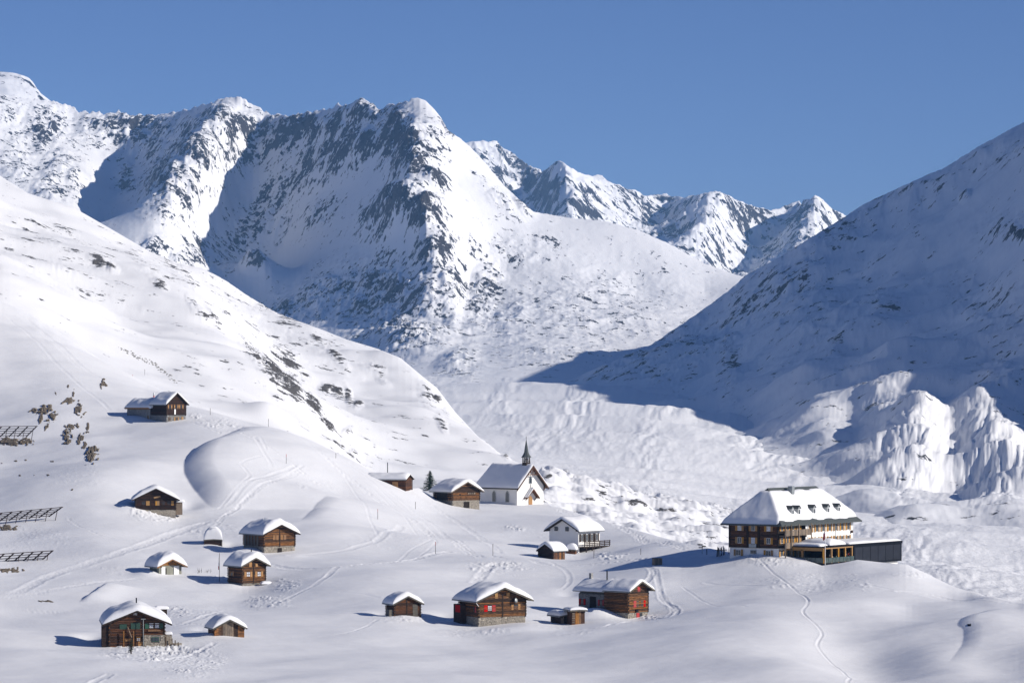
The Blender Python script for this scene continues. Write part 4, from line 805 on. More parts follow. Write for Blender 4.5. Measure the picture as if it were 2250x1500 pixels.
prism('stone_wing', t, [(-.2, -3), (5.6 * k, -3), (5.6 * k, 3.3 * k), (2.7 * k, 5.4 * k), (-.2, 3.3 * k)], 'y', L + .02, 15.0 * k, M['stonegrey']); W2.stones(0, 9.0 * k, -.8, 3.1 * k, 'stonegrey', size=(.6, .3), seed=40)
W2.box('eave_board', -.3, 9.1 * k, 3.2 * k, 3.55 * k, .3, .3, M['orange']); W2.window(8.2 * k, .7 * k, .6, .9, 'glass', 'gold')
snow_cap(t, 5.8 * k, L - 1.0, 15.6 * k, lambda x: 3.55 * k + (3.0 * k - abs(x - 2.6 * k)) * .5, 1.3 * k, .5, 30, 40, 41, n_exp=4, name='wing_snow_cap', x0=-.3 * k)
for x_, y_ in ((2.6, 8.0), (4.2, 6.5)):
    q = thing('marker_pole', 'short red and white pole standing on the snow roof, %s of two' % ('left and larger' if x_ < 3 else 'right and smaller'), 'pole', t.matrix_basis @ Vector((x_ * k, y_ * k, 5.6 * k)), 0, 'marker poles on the roof')
    bar('lower_band', q, (0, 0, -.4), (0, 0, 1.0 if x_ < 3 else 1.2), .28, M['red']); 
    if x_ < 3: bar('upper_band', q, (0, 0, 1.0), (0, 0, 1.7), .34, M['white'])

# barn beside the chapel
t, F, Lf, Rf, k, zf, W, L = chalet('barn', 'brown log barn on a low stone base standing in front of the chapel', 'barn', 994, 1110.5, 828, 35, 8.1, 8.4, 1.3, 3.75, 27, .95, .9, 1.1, seed=15, barge='plank', n_exp=4, d_log=.27)
F.box('window', 4.4 * k, 6.9 * k, 2.65 * k, 3.3 * k, .14, .06, M['core'])
for i in range(4): F.box('shutter', (4.6 + .6 * i) * k, (4.95 + .6 * i) * k, 2.75 * k, 3.2 * k, .2, .05, M['plank'])
F.box('doorway', 3.4 * k, 5.0 * k, -.6, .95 * k, .14, .06, M['core']); F.box('hatch', 2.0 * k, 2.4 * k, 2.5 * k, 2.9 * k, .16, .06, M['core']); Lf.box('doorway', 1.8 * k, 6.5 * k, 1.3, 3.4 * k, .14, .1, M['core'])

# barn behind the rise
t, F, Lf, Rf, k, zf, W, L = chalet('barn', 'dark log barn half hidden behind the snow rise, left of the fir tree', 'barn', 890, 1078, 885, 76, 6.5, 10.5, 0, 3.1, 18, .6, .5, .7, wood='log_brown', seed=16, roof_mat='beam', barge='beam', d_log=.27, n_exp=6)
Lf.box('door', 7.0 * k, 8.6 * k, 0, 2.4 * k, .14, .06, M['door']); roof_pipe(t, 3.2, 5.2, 4.0, 6.6, .2, 'black', 'stove_pipe')

# white house with balcony
t, F, Lf, Rf, k, zf, W, L = chalet('white_house', 'white plastered two-storey house with a dark wooden balcony on the right side', 'house', 1271, 1214, 690, -37, 7.6, 7.7, 0, 4.75, 29, .75, .75, .85, wood=None, wall='plaster', seed=17, anchor_right=True, barge='beam', roof_mat='beam', n_exp=5)
for x_ in (1.9, 4.7): F.window(x_ * k, 4.45 * k, .85, .85, 'glass', 'core')
for i in range(4): Rf.window((1.1 + 1.75 * i) * k, 2.35 * k, .75, 1.5, 'glass', 'white', 'beam', .38)
Rf.box('balcony_floor', .0, 9.2 * k, 1.05 * k, 1.25 * k, .05, 1.5, M['beam'])
for z_ in (1.5, 1.85, 2.2): Rf.box('balcony_rail', .0, 9.3 * k, z_ * k, (z_ + .2) * k, 1.5, .08, M['beam'])
for i in range(6): Rf.box('balcony_post', (.05 + 1.8 * i) * k, (.2 + 1.8 * i) * k, 1.25 * k, 2.45 * k, 1.42, .12, M['beam'])
Rf.box('dark_panel', .4 * k, 6.6 * k, -1.0, 1.0 * k, .02, .06, M['core'])  # dark panel on the wall below the balcony floor
for x_ in (.9, 3.0, 6.4): Rf.box('balcony_support', x_ * k, (x_ + .2) * k, -1.5, 1.1 * k, 1.2, .2, M['beam'])

# dark shed and domed hut in front of the white house
t, F, Lf, Rf, k, zf, W, L = chalet('timber_shed', 'dark timber shed with snow roof in front of the white house', 'shed', 1216, 1228, 672, -42, 3.9, 3.5, 0, 1.75, 30, .35, .4, .85, wood='log_dark', seed=18, anchor_right=True, group='small sheds', barge='beam', right=False, n_exp=4, roof_mat='beam')
for i in range(6): Rf.box('plank', i * L / 6 + .01, (i + 1) * L / 6 - .01, -.8, 1.7 * k, 0, .05, M['log'] if i > 2 else M['log_brown'])
t, F, Lf, Rf, k, zf, W, L = chalet('buried_hut', 'very low hut under a round snow dome against the white house', 'hut', 1243, 1215, 678, -10, 2.0, 2.0, 0, .6, 5, .15, .15, 1.3, wood=None, wall='log_brown', seed=19, group='small log huts', n_exp=2.4, front=1.6)

# chapel
P, k = anchor(1136, 1109.5, 845); an = math.radians(43)
t = thing('chapel', 'white chapel with dark spired bell turret and steep snowy roof', 'chapel', P, an)
W, L, he, pt_ = 9.3 * k, 14.0 * k, 4.9 * k, math.radians(47); tp = math.tan(pt_); rt = he + W / 2 * tp; ov = .75 * k
prism('wall', t, [(0, -2.5), (W, -2.5), (W, he), (W / 2, rt - .1), (0, he)], 'y', 0, L, M['plaster'])
apse = [(0.6, L), (W - .6, L), (W - .6, L + 1.6), (W - 2.6, L + 3.8), (2.6, L + 3.8), (.6, L + 1.6)]; prism('apse', t, apse, 'z', -2.5, he - .05, M['plaster'])
F = Face(t, (0, 0, 0), 0); Lf = Face(t, (0, L, 0), -math.pi / 2)
for sgn in (-1, 1):
    xe = W / 2 + sgn * (W / 2 + ov); ze = he - ov * tp
    prism('roof_slope', t, [(W / 2, rt), (xe, ze), (xe, ze + .2), (W / 2, rt + .25)], 'y', -1.1, L + .2, M['beam'])
    dx = xe - W / 2; b_ = box('bargeboard', t, (W / 2 + dx / 2, -1.15, (rt + ze) / 2 + .02), (math.hypot(dx, ze - rt), .1, .34), M['log_brown'], (0, -math.atan2(ze - rt, dx) if sgn > 0 else math.atan2(ze - rt, -dx), 0))
    bar('gable_brace', t, (W / 2 + sgn * W * .5, -.9, he - .1), (W / 2 + sgn * (W * .5), -.05, he - 1.2), .2, M['log_brown'], 'box')
    bar('truss_beam', t, (W / 2, -.95, rt - .35), (W / 2 + sgn * 1.5, -.95, rt - 2.0), .16, M['log_brown'], 'box')
for dx in (-.7, 0, .7): bar('truss_beam', t, (W / 2 + dx, -.95, rt - 2.1), (W / 2 + dx, -.95, rt - .55 - abs(dx) * .9), .15, M['log_brown'], 'box')
bar('truss_beam', t, (W / 2 - 1.9, -.95, rt - 2.1), (W / 2 + 1.9, -.95, rt - 2.1), .18, M['log_brown'], 'box')
rz = [(W / 2, L, rt), (-ov, L, he - ov * tp), (W + ov, L, he - ov * tp), (0, L + 2.2, he - ov * tp), (W, L + 2.2, he - ov * tp), (2.2, L + 4.6, he - ov * tp), (W - 2.2, L + 4.6, he - ov * tp)]
link('apse_roof', poly_mesh('apse_roof', rz, [(0, 1, 3), (0, 3, 5), (0, 5, 6), (0, 6, 4), (0, 4, 2)], M['beam']), t)
rs = [(x + (x - W / 2) * .02, y + (.1 if i else 0), z + (.75 if i == 0 else .45)) for i, (x, y, z) in enumerate(rz)]
link('apse_snow', poly_mesh('apse_snow', rs + rz, [(0, 1, 3), (0, 3, 5), (0, 5, 6), (0, 6, 4), (0, 4, 2), (1, 8, 10, 3), (3, 10, 12, 5), (5, 12, 13, 6), (6, 13, 11, 4), (4, 11, 9, 2)], M['roofsnow']), t)
snow_cap(t, W, -1.15, L + .6, lambda x: he + (W / 2 - abs(x - W / 2)) * tp + .26, .62 * k, ov + .04, 40, 40, 51, n_exp=9, front=14, ridge_soft=.4)
bar('gutter', t, (-ov - .05, -1.1, he - ov * tp), (-ov - .05, L + .2, he - ov * tp), .16, M['beam'])
def arch(Fc, x, z, w, h, mat, name, out=.03, th=.08, parent=None):
    pr = [(x - w / 2, z), (x + w / 2, z), (x + w / 2, z + h * .72), (x + w * .3, z + h * .88), (x, z + h), (x - w * .3, z + h * .88), (x - w / 2, z + h * .72)]
    n = len(pr); vs = [Fc.pt(a_, b_, out) for a_, b_ in pr] + [Fc.pt(a_, b_, out + th) for a_, b_ in pr]
    return link(name, poly_mesh(name, vs, [tuple(range(n)), tuple(range(2 * n - 1, n - 1, -1))] + [(i, i + n, (i + 1) % n + n, (i + 1) % n) for i in range(n)], mat), t)
for x_ in (3.6, 8.6): arch(Lf, L - x_ * k if False else (L - x_ * k), 0.7, 1.45 * k, 3.0 * k, M['metal'], 'window_surround', .02, .05); arch(Lf, L - x_ * k, .8, 1.0 * k, 2.6 * k, M['glass'], 'arched_window', .08, .03)
arch(F, W / 2, 5.4 * k, 1.1 * k, 1.9 * k, M['metal'], 'window_surround', .02, .06); arch(F, W / 2, 5.55 * k, .75 * k, 1.55 * k, M['glass'], 'arched_window', .09, .03)
arch(F, W / 2, -.3, 1.25 * k, 2.7 * k, M['door'], 'door', .04, .08); bar('lamp_wire', t, (W / 2, -.12, 5.3 * k), (W / 2, -.12, 3.9 * k), .1, M['beam'])
for sgn in (-1, 1):
    prism('porch_roof', t, [(W / 2, 3.9 * k), (W / 2 + sgn * 2.2 * k, 1.6 * k), (W / 2 + sgn * 2.2 * k, 1.8 * k), (W / 2, 4.15 * k)], 'y', -1.3, -.02, M['log_brown'])
    bar('porch_brace', t, (W / 2 + sgn * 1.5 * k, -1.1, 2.2 * k), (W / 2 + sgn * 1.5 * k, -.05, 1.3 * k), .16, M['log_brown'], 'box')
prism('porch_snow', t, [(W / 2, 4.18 * k), (W / 2 - 2.1 * k, 1.95 * k), (W / 2 - 2.0 * k, 2.2 * k), (W / 2, 4.5 * k)], 'y', -1.25, -.05, M['roofsnow'])
tx, ty = W / 2, 1.5 * k
box('turret_base', t, (tx, ty, rt + .3), (1.5 * k, 1.5 * k, 1.2), M['beam'])
for sx in (-.6, 0, .6):
    for sy in (-.6, .6): box('turret_post', t, (tx + sx * k, ty + sy * k, rt + 1.5 * k), (.2, .2, 1.8 * k), M['beam'])
box('turret_rail', t, (tx, ty, rt + 1.25 * k), (1.45 * k, 1.45 * k, .14), M['beam'])
bell = link('bell', unit('ball', M['metal']), t, (tx, ty, rt + 1.7 * k), (0, 0, 0), (.6, .6, .6))
vs, fs = [], []; rings = [(1.2, 2.2), (.78, 2.8), (.5, 3.5), (.3, 5.0), (.02, 7.0)]
for r_, z_ in rings:
    for i in range(8): a_ = math.pi / 8 + i * math.pi / 4; vs.append((tx + r_ * k * 1.2 * math.cos(a_), ty + r_ * k * 1.2 * math.sin(a_), rt + z_ * k))
for j in range(4):
    for i in range(8): fs.append((j * 8 + i, j * 8 + (i + 1) % 8, (j + 1) * 8 + (i + 1) % 8, (j + 1) * 8 + i))
fs.append(tuple(range(7, -1, -1))); link('spire', poly_mesh('spire', vs, fs, M['slate']), t)
bar('spire_cross', t, (tx, ty, rt + 6.9 * k), (tx, ty, rt + 7.6 * k), .1, M['beam']); link('finial', unit('ball', M['metal']), t, (tx, ty, rt + 7.2 * k), (0, 0, 0), (.25, .25, .25))
# ------------------------------------------------------------------ hotel
P, k = anchor(1711.5, 1223.5, 627); an = math.radians(-35); W, L, he, ov = 10.9 * k, 28.6 * k, 6.15 * k, 1.25 * k
HM = Matrix.Translation(P) @ Matrix.Rotation(an, 4, 'Z') @ Matrix.Translation((-W, 0, 0)); H0 = HM @ Vector((0, 0, 0))
t = thing('hotel', 'large old mountain hotel, timber left wing and white right wing under a snowy hipped roof', 'hotel', H0, an)
F = Face(t, (0, 0, 0), 0); Rf = Face(t, (W, 0, 0), math.pi / 2); Lf = Face(t, (0, L, 0), -math.pi / 2)
box('wall', t, (W / 2, L / 2, (he - 5) / 2), (W - .1, L - .1, he + 5), M['plaster'])
hb = 1.72 * k
box('timber_cladding', t, (W / 2 - .0, 5.2 * k, (hb + he) / 2), (W + .04, 10.5 * k, he - hb - .05), M['core'])
def hwin(Fc, x, z, w, h, sw, out=.1, pane='glass'): return Fc.window(x, z, w, h, pane, 'white', 'gold', sw, out=out)
z = hb + .05; r_ = random.Random(5); kk = 0
for xa, xb in ((.3, 3.85), (4.35, 6.3), (6.8, 10.6)):
    z = hb + .05
    while z < he - .3:
        link('log', unit('log', M['log_brown']), t, F.pt((xa + xb) / 2 * k, z + .14, .06), (0, 0, 0), ((xb - xa) * k, .24, .28)); z += .29
for x_ in (.12, 4.1, 6.55, 10.78): F.box('post', (x_ - .14) * k, (x_ + .14) * k, hb, he, .02, .26, M['beam'])
for row, z_ in enumerate((2.45, 4.85)):
    for i, x_ in enumerate((2.35, 5.35, 8.75)): hwin(F, x_ * k, z_ * k, .85 * k, 1.12 * k, .48 * k, .2, 'curtain' if (i + row) % 2 else 'glass')
F.box('balcony_plate', 4.5 * k, 6.1 * k, 1.7 * k, 2.4 * k, .3, .06, M['metal']); F.box('sill_beam', 0, W, hb - .1, hb + .06, .02, .2, M['beam'])
for x_ in (2.0, 8.6): hwin(F, x_ * k, .1 * k, 1.1 * k, 1.1 * k, .42 * k, .04)
F.window(5.3 * k, .5 * k, 1.3 * k, .7 * k, 'glass', 'metal', out=.04)
# balcony bay on the right side
for z0_ in (1.6, 3.95):
    n_ = 22
    for i in range(n_): Rf.box('balcony_plank', (.05 + i * 9.9 / n_) * k, (.05 + (i + .93) * 9.9 / n_) * k, z0_ * k + r_.uniform(-.03, .03), (z0_ + 1.12) * k + r_.uniform(-.03, .03), 1.15, .07, M['plank'])
    Rf.box('balcony_floor', 0, 10 * k, (z0_ - .02) * k, (z0_ + .14) * k, .03, 1.1, M['plank'])
for x_ in (.1, 2.3, 5.2, 9.9): Rf.box('balcony_post', (x_ - .08) * k, (x_ + .08) * k, -.2, he, 1.24, .16, M['plank'])
for z_ in (2.55, 4.95):
    for x_ in (.9, 3.0, 5.1, 7.2): hwin(Rf, x_ * k, z_ * k, .7 * k, 1.1 * k, .5 * k, .12)
    Rf.box('side_screen', 8.9 * k, 10 * k, (z_ - .2) * k, (z_ + 1.0) * k, .6, .06, M['white'])
for x_ in (.9, 3.4, 6.0, 8.4): hwin(Rf, x_ * k, -.2, .9 * k, 1.5 * k, .45 * k, .06)
for i in range(7):
    x_ = (11.9 + 2.45 * i) * k
    hwin(Rf, x_, 4.35 * k, .95 * k, 1.4 * k, .46 * k, .04); hwin(Rf, x_, 1.9 * k, .9 * k, 1.4 * k, .46 * k, .04)
Rf.box('wall_lamp', L - 1.0, L - .6, 3.7 * k, 4.2 * k, .05, .3, M['rust']); bar('downpipe', t, Rf.pt(21.2 * k, 5.4 * k, .25), Rf.pt(21.2 * k, 1.6 * k, .2), .13, M['metal']); bar('downpipe', t, F.pt(-.05, 5.6 * k, .1), F.pt(-.05, .3, .1), .13, M['beam'])
# hipped roof
rz = he + (W / 2 + ov) * 1.0; x0, x1, y0, y1 = -ov, W + ov, -ov, L + ov; ze = he - .05
ry0, ry1 = W / 2 - .4, L - W / 2 + .4
cor = [(x0, y0, ze), (x1, y0, ze), (x1, y1, ze), (x0, y1, ze), (W / 2, ry0, rz), (W / 2, ry1, rz)]
for nm, f_ in (('front', (0, 1, 4)), ('right', (1, 2, 5, 4)), ('back', (2, 3, 5)), ('left', (3, 0, 4, 5))):
    q = [Vector(cor[i]) for i in f_]; q2 = [v_ - Vector((0, 0, .22)) for v_ in q]; n_ = len(q)
    link('roof_slope', poly_mesh('roof_slope', q + q2, [tuple(range(n_)), tuple(range(2 * n_ - 1, n_ - 1, -1))] + [(i, i + n_, (i + 1) % n_ + n_, (i + 1) % n_) for i in range(n_)], M['slate']), t)
box('fascia', t, (W / 2, y0, ze - .1), (x1 - x0, .12, .3), M['slate']); box('fascia', t, (x1, L / 2, ze - .1), (.12, y1 - y0, .3), M['slate'])
def hipz(x, y):
    sx = (rz - ze) / (W / 2 + ov); sy = (rz - ze) / (ry0 - y0)
    return ze + np.minimum(np.minimum((x - x0) * sx, (x1 - x) * sx), np.minimum((y - y0) * sy, (y1 - y) * sy))
nx, ny = 64, 110
XX, YY = np.meshgrid(np.linspace(x0, x1, nx), np.linspace(y0, y1, ny), indexing='ij'); B = hipz(XX, YY)
dx_ = np.minimum(XX - x0, x1 - XX); dy_ = np.minimum(YY - y0, y1 - YY)
right_ = smooth(-.5, .5, (np.minimum(dy_ * 1.2, dx_ + 5) - (x1 - XX)))                       # the sunny slope has slid a little: slates bare along the eave
edge_in = np.minimum(np.minimum(dx_, dy_) - .15, 50); slid = (x1 - XX) - (.62 + .28 * fbm(XX.astype(np.float32), YY.astype(np.float32), 4, 2, 61))
cov = smooth(0, .5, np.minimum(edge_in + .15, np.where(XX > W / 2, slid, 5))) * smooth(0, .8, (rz - B) - .35 - .25 * fbm(XX.astype(np.float32), YY.astype(np.float32), 5, 2, 62))
TT = (.44 + .17 * fbm(XX.astype(np.float32), YY.astype(np.float32), 4.5, 3, 63)) * cov - .1 * (cov < .02)
vs = np.stack([XX, YY, B + TT], 2).reshape(-1, 3); fs = [(i * ny + j, (i + 1) * ny + j, (i + 1) * ny + j + 1, i * ny + j + 1) for i in range(nx - 1) for j in range(ny - 1)]
link('snow_cover', poly_mesh('snow_cover', vs.tolist(), fs, M['roofsnow'], True), t)
box('chimney', t, (W / 2 + 1.4, 11.5 * k, rz - .5), (.9, .9, 1.5), M['metal'])
for y_ in (5.6, 8.0, 13.8, 19.2, 23.4):   # dormers
    xd = W - .6; zb = float(hipz(np.array(xd), np.array(y_ * k)))
    D = prism('dormer', t, [(y_ * k - .5, zb - .6), (y_ * k + .5, zb - .6), (y_ * k + .5, zb + .95), (y_ * k, zb + 1.45), (y_ * k - .5, zb + .95)], 'x', xd - 2.2, xd + .35, M['metal'])
    for s_ in (-1, 1): link('dormer_roof', poly_mesh('dormer_roof', [(xd - 1.2, y_ * k, zb + 1.56), (xd + .5, y_ * k, zb + 1.56), (xd + .5, y_ * k + s_ * .66, zb + .92), (xd - .9, y_ * k + s_ * .66, zb + .92)], [(0, 1, 2, 3)], M['slate']), D)
    box('window', t, (xd + .38, y_ * k, zb + .35), (.06, .6, 1.0), M['white']); box('pane', t, (xd + .42, y_ * k, zb + .35), (.03, .42, .8), M['glass'])

# terrace and black extension: same axes as the hotel
E = thing('extension', 'black flat-roofed extension with grey panels jutting out right of the hotel', 'building', H0, an)
xw, ya, yb, yc = W + 8.2 * k, 2.7 * k, 13.9 * k, 33.0 * k
Ef = Face(E, (xw, 0, 0), math.pi / 2)
box('wall', E, ((W + xw) / 2 + .2, (yb + yc) / 2, .2 * k), (xw - W - .1, yc - yb, 3.85 * k), M['black'])
n_ = 6
for i in range(n_):
    ya_, yb_ = yb + .5 + (yc - yb - .9) * i / n_, yb + .5 + (yc - yb - .9) * (i + .94) / n_; Ef.box('panel', ya_, yb_, -1.35 * k, 1.55 * k, .12, .06, M['panel'])
Ef.box('parapet', yb - .2, yc + .1, 1.7 * k, 2.2 * k, .1, .15, M['black']); box('base', E, (xw - 3, yc - 3.2, -2.6), (5.0, 5.5, 2.0), M['plaster'])
box('roof', E, ((W + xw) / 2 + .2, (ya + 2 + yc) / 2, 2.05 * k), (xw - W + .3, yc - ya - 2, .22), M['black'])
snow_cap(E, xw - W - .2, yb - 1.5, yc + .1, lambda x: 2.2 * k, .5 * k, 0, 20, 40, 71, x0=W + .3, n_exp=8, front=10)
snow_cap(E, xw - W - 1.0, ya + 3.5, yb - 1.2, lambda x: 2.18 * k, 1.15 * k, 0, 24, 24, 72, x0=W + .3, n_exp=4, front=2.0)
T = thing('terrace', 'sheltered wooden restaurant terrace with larch posts and glass railing in front of the hotel', 'terrace', H0, an)
Tf = Face(T, (xw, 0, 0), math.pi / 2); Tl = Face(T, (0, ya, 0), 0)
box('deck', T, ((W + xw) / 2 + .1, (ya + yb) / 2 - .02, -1.2 * k), (xw - W, yb - ya - .1, .35), M['black']); box('skirt', T, (xw - .6, (ya + yb) / 2, -1.75 * k), (1.0, yb - ya - .2, .8), M['black'])
for i in range(5): y_ = ya + (yb - ya) * i / 4.3; Tf.box('post', y_, y_ + .3 * k, -1.05 * k, 1.62 * k, -.15, .32, M['gold'])
Tf.box('beam', ya, yb - .3, 1.62 * k, 1.85 * k, -.15, .3, M['gold'])
for i in range(4): x_ = W - 5.5 * k + (13.7 * k) * i / 3; Tl.box('post', x_ - .25, x_ + .05, -1.05 * k, 1.5 * k, -.1, .3, M['gold'])
Tl.box('beam', W - 5.8 * k, xw, 1.25 * k, 1.85 * k, -.1, .3, M['gold']); Tl.box('back_wall', W - 3 * k, xw - .5, -1.0 * k, 1.2 * k, -7.0, .1, M['core'])
M['railing_glass'] = plain('railing_glass', (0.06, 0.085, 0.08), 0.15, 0.3, 2.0, spec=0.6)
for i in range(8): Tf.box('glass_panel', ya + (yb - ya) * i / 8 + .05, ya + (yb - ya) * (i + 1) / 8 - .05, -.98 * k, -.05 * k, .18, .03, M['railing_glass'])
for i in range(8): Tl.box('glass_panel', W - 5.8 * k + 14.0 * k * i / 8 + .05, W - 5.8 * k + 14.0 * k * (i + 1) / 8 - .05, -.98 * k, -.05 * k, .22, .03, M['railing_glass'])
Tl.box('deck_edge', W - 5.8 * k, xw, -1.3 * k, -1.0 * k, .0, .2, M['black'])
box('terrace_roof', T, ((W + xw) / 2, ya + 1.6 * k, 1.95 * k), (xw - W + .4, 3.6 * k, .16), M['black'])
snow_cap(T, xw - W - 1.4, ya + .4, ya + 3.4, lambda x: 2.05 * k, .55, 0, 16, 12, 73, x0=W + .4, n_exp=4, front=3)

# people on the terrace
def skin_mesh(name, joints, edges, radii, sub=1):
    me = bpy.data.meshes.new(name); me.from_pydata(joints, edges, []); o = bpy.data.objects.new(name, me); COL.objects.link(o)
    m = o.modifiers.new('s', 'SKIN'); m.use_smooth_shade = True
    for i, r in enumerate(radii): me.skin_vertices[0].data[i].radius = r if isinstance(r, tuple) else (r, r)
    me.skin_vertices[0].data[0].use_root = True
    s2 = o.modifiers.new('b', 'SUBSURF'); s2.levels = sub; s2.render_levels = sub
    dg = bpy.context.evaluated_depsgraph_get(); out = bpy.data.meshes.new_from_object(o.evaluated_get(dg)); out.name = name
    bpy.data.objects.remove(o); bpy.data.meshes.remove(me); return out
def person_meshes(sit):
    hip = .52 if sit else .95; fy = -.42 if sit else -.04
    kz = .50 if sit else .5; az = .06
    J = [(0, 0, hip), (0, 0, hip + .28), (0, .01, hip + .5), (0, .01, hip + .58), (0, -.01, hip + .70), (0, 0, hip + .79)]; R = [(.15, .12), (.15, .11), (.17, .10), .055, .095, .06]
    E_ = [(0, 1), (1, 2), (2, 3), (3, 4), (4, 5)]
    for s_ in (-1, 1):
        n = len(J); J += [(s_ * .20, .01, hip + .48), (s_ * .27, -.05, hip + .22), (s_ * .22, -.27, hip + .16), (s_ * .2, -.35, hip + .17)]; R += [.065, .05, .04, .035]; E_ += [(2, n), (n, n + 1), (n + 1, n + 2), (n + 2, n + 3)]
        n = len(J); J += [(s_ * .10, -.02, hip - .05), (s_ * .12, fy, kz), (s_ * .12, fy + .02, az + .03), (s_ * .12, fy - .15, az)]; R += [.095, .065, .05, .04]; E_ += [(0, n), (n, n + 1), (n + 1, n + 2), (n + 2, n + 3)]
    body = skin_mesh('body', J, E_, R)
    JJ = [J[0], J[1], J[2]] + [J[i] for i in (6, 7, 8, 14, 15, 16)]; RR = [(.185, .15), (.185, .14), (.2, .13), .085, .075, .06, .085, .075, .06]
    jacket = skin_mesh('jacket', JJ, [(0, 1), (1, 2), (2, 3), (3, 4), (4, 5), (2, 6), (6, 7), (7, 8)], RR)
    JT = [(0, 0, hip + .02), J[10], J[11], J[12], J[18], J[19], J[20]]; trous = skin_mesh('trousers', JT, [(0, 1), (1, 2), (2, 3), (0, 4), (4, 5), (5, 6)], [(.165, .14), .115, .085, .07, .115, .085, .07])
    return body, jacket, trous, hip
PM = {s_: person_meshes(s_) for s_ in (False, True)}
bmh = bmesh.new(); bmesh.ops.create_icosphere(bmh, subdivisions=2, radius=.115)
for v_ in list(bmh.verts): v_.co.z *= 1.1
HAIR = bpy.data.meshes.new('hat'); bmh.to_mesh(HAIR); bmh.free()
def person(label, loc, rot, sit, jc, tc, hc):
    p = thing('person', label, 'person', loc, rot, 'guests on the hotel terrace'); b_, j_, t_, hip = PM[sit]
    for nm, me, mt_, lo in (('body', b_, M['skin'], (0, 0, 0)), ('jacket', j_, M[jc], (0, 0, 0)), ('trousers', t_, M[tc], (0, 0, 0)), ('hat', HAIR, M[hc], (0, .015, hip + .76))):
        o = link(nm, me, p, lo)
        if not me.materials: me.materials.append(mt_)
        o.material_slots[0].link = 'OBJECT'; o.material_slots[0].material = mt_
for nm, c_ in (('cloth_blue', (.03, .07, .22)), ('cloth_red', (.35, .04, .03)), ('cloth_dark', (.02, .02, .025)), ('cloth_teal', (.03, .16, .14)), ('cloth_pale', (.5, .45, .4))): M[nm] = plain(nm, c_, .8, .15)
fz = -1.02 * k
for (x_, y_, rz_, sit, j_, tr, h_, lb) in [
    (W + 7.2 * k, yb - 1.0 * k, 1.6, False, 'cloth_pale', 'cloth_blue', 'white', 'person in a pale top and blue trousers standing at the right end of the terrace'),
    (W + 7.4 * k, yb - .1 * k, 1.2, False, 'cloth_red', 'cloth_dark', 'cloth_dark', 'person in a rust-red jacket against the black extension wall'),
    (W + 6.8 * k, ya + 2.3 * k, 1.4, True, 'cloth_teal', 'cloth_dark', 'cloth_dark', 'seated person in a teal jacket in the first bay of the terrace'),
    (W + 7.0 * k, ya + 4.4 * k, 2.0, True, 'cloth_dark', 'cloth_dark', 'cloth_pale', 'seated person in dark clothes and a pale hat in the second terrace bay'),
    (W + 6.9 * k, ya + 5.2 * k, 1.0, True, 'cloth_pale', 'cloth_blue', 'cloth_dark', 'seated person in a pale jacket in the second terrace bay'),
    (W + 7.0 * k, ya + 7.0 * k, 1.5, True, 'cloth_teal', 'cloth_blue', 'cloth_dark', 'seated person in teal and blue in the third terrace bay'),
    (W + 6.6 * k, ya + 7.8 * k, 1.8, False, 'cloth_dark', 'cloth_dark', 'skin', 'bareheaded person in black standing in the third terrace bay'),
    (W - 3.6 * k, ya - .9, -.2, False, 'cloth_dark', 'cloth_dark', 'cloth_red', 'person in black with a red hat by the hotel wall, left of the terrace'),
    (W - 2.7 * k, ya - .6, .3, False, 'cloth_blue', 'cloth_dark', 'cloth_dark', 'person in a blue jacket by the hotel wall, left of the terrace'),
    (W - 4.6 * k, ya - 1.2, .1, True, 'cloth_dark', 'cloth_dark', 'cloth_pale', 'seated person in black with a pale hat, leftmost of the guests')]:
    inside = x_ > W
    person(lb, HM @ Matrix.Translation((0, 0, 0)) @ Vector((x_, y_, fz if inside else -.9)), an + rz_, sit, j_, tr, h_)
for i, y_ in enumerate((2.9, 5.0, 7.3)):
    q = thing('table', 'round bistro table on the hotel terrace, %s bay from the corner post' % ('first', 'second', 'third')[i], 'table', HM @ Vector((W + 6.1 * k, ya + y_ * k, fz)), an, 'terrace tables')
    bar('leg', q, (0, 0, 0), (0, 0, .72), .08, M['metal']); link('table_top', unit('pole', M['gold']), q, (0, 0, .74), (0, 0, 0), (.9, .9, .04))
q = thing('flagpole', 'white flagpole with a limp red and white flag at the terrace corner', 'flagpole', HM @ Vector((xw + .6, ya - .6, -1.9 * k)), an)
bar('pole', q, (0, 0, 0), (0, 0, 7.7 * k), .11, M['white'])
vs = []; 
for i in range(10):
    for j in range(5): vs.append((-.06 - j * .09 + .03 * math.sin(i + j), .08 * math.sin(j * 2.2 + i * .4), 6.9 * k - i * .16 - j * .08))
fl = poly_mesh('flag', vs, [(i * 5 + j, i * 5 + j + 1, (i + 1) * 5 + j + 1, (i + 1) * 5 + j) for i in range(9) for j in range(4)], M['red'], True); fl.materials.append(M['white'])
for p_ in fl.polygons: p_.material_index = 1 if p_.index // 4 in (3,) and p_.index % 4 in (1, 2) or p_.index // 4 in (0, 1) else 0
link('flag', fl, q)
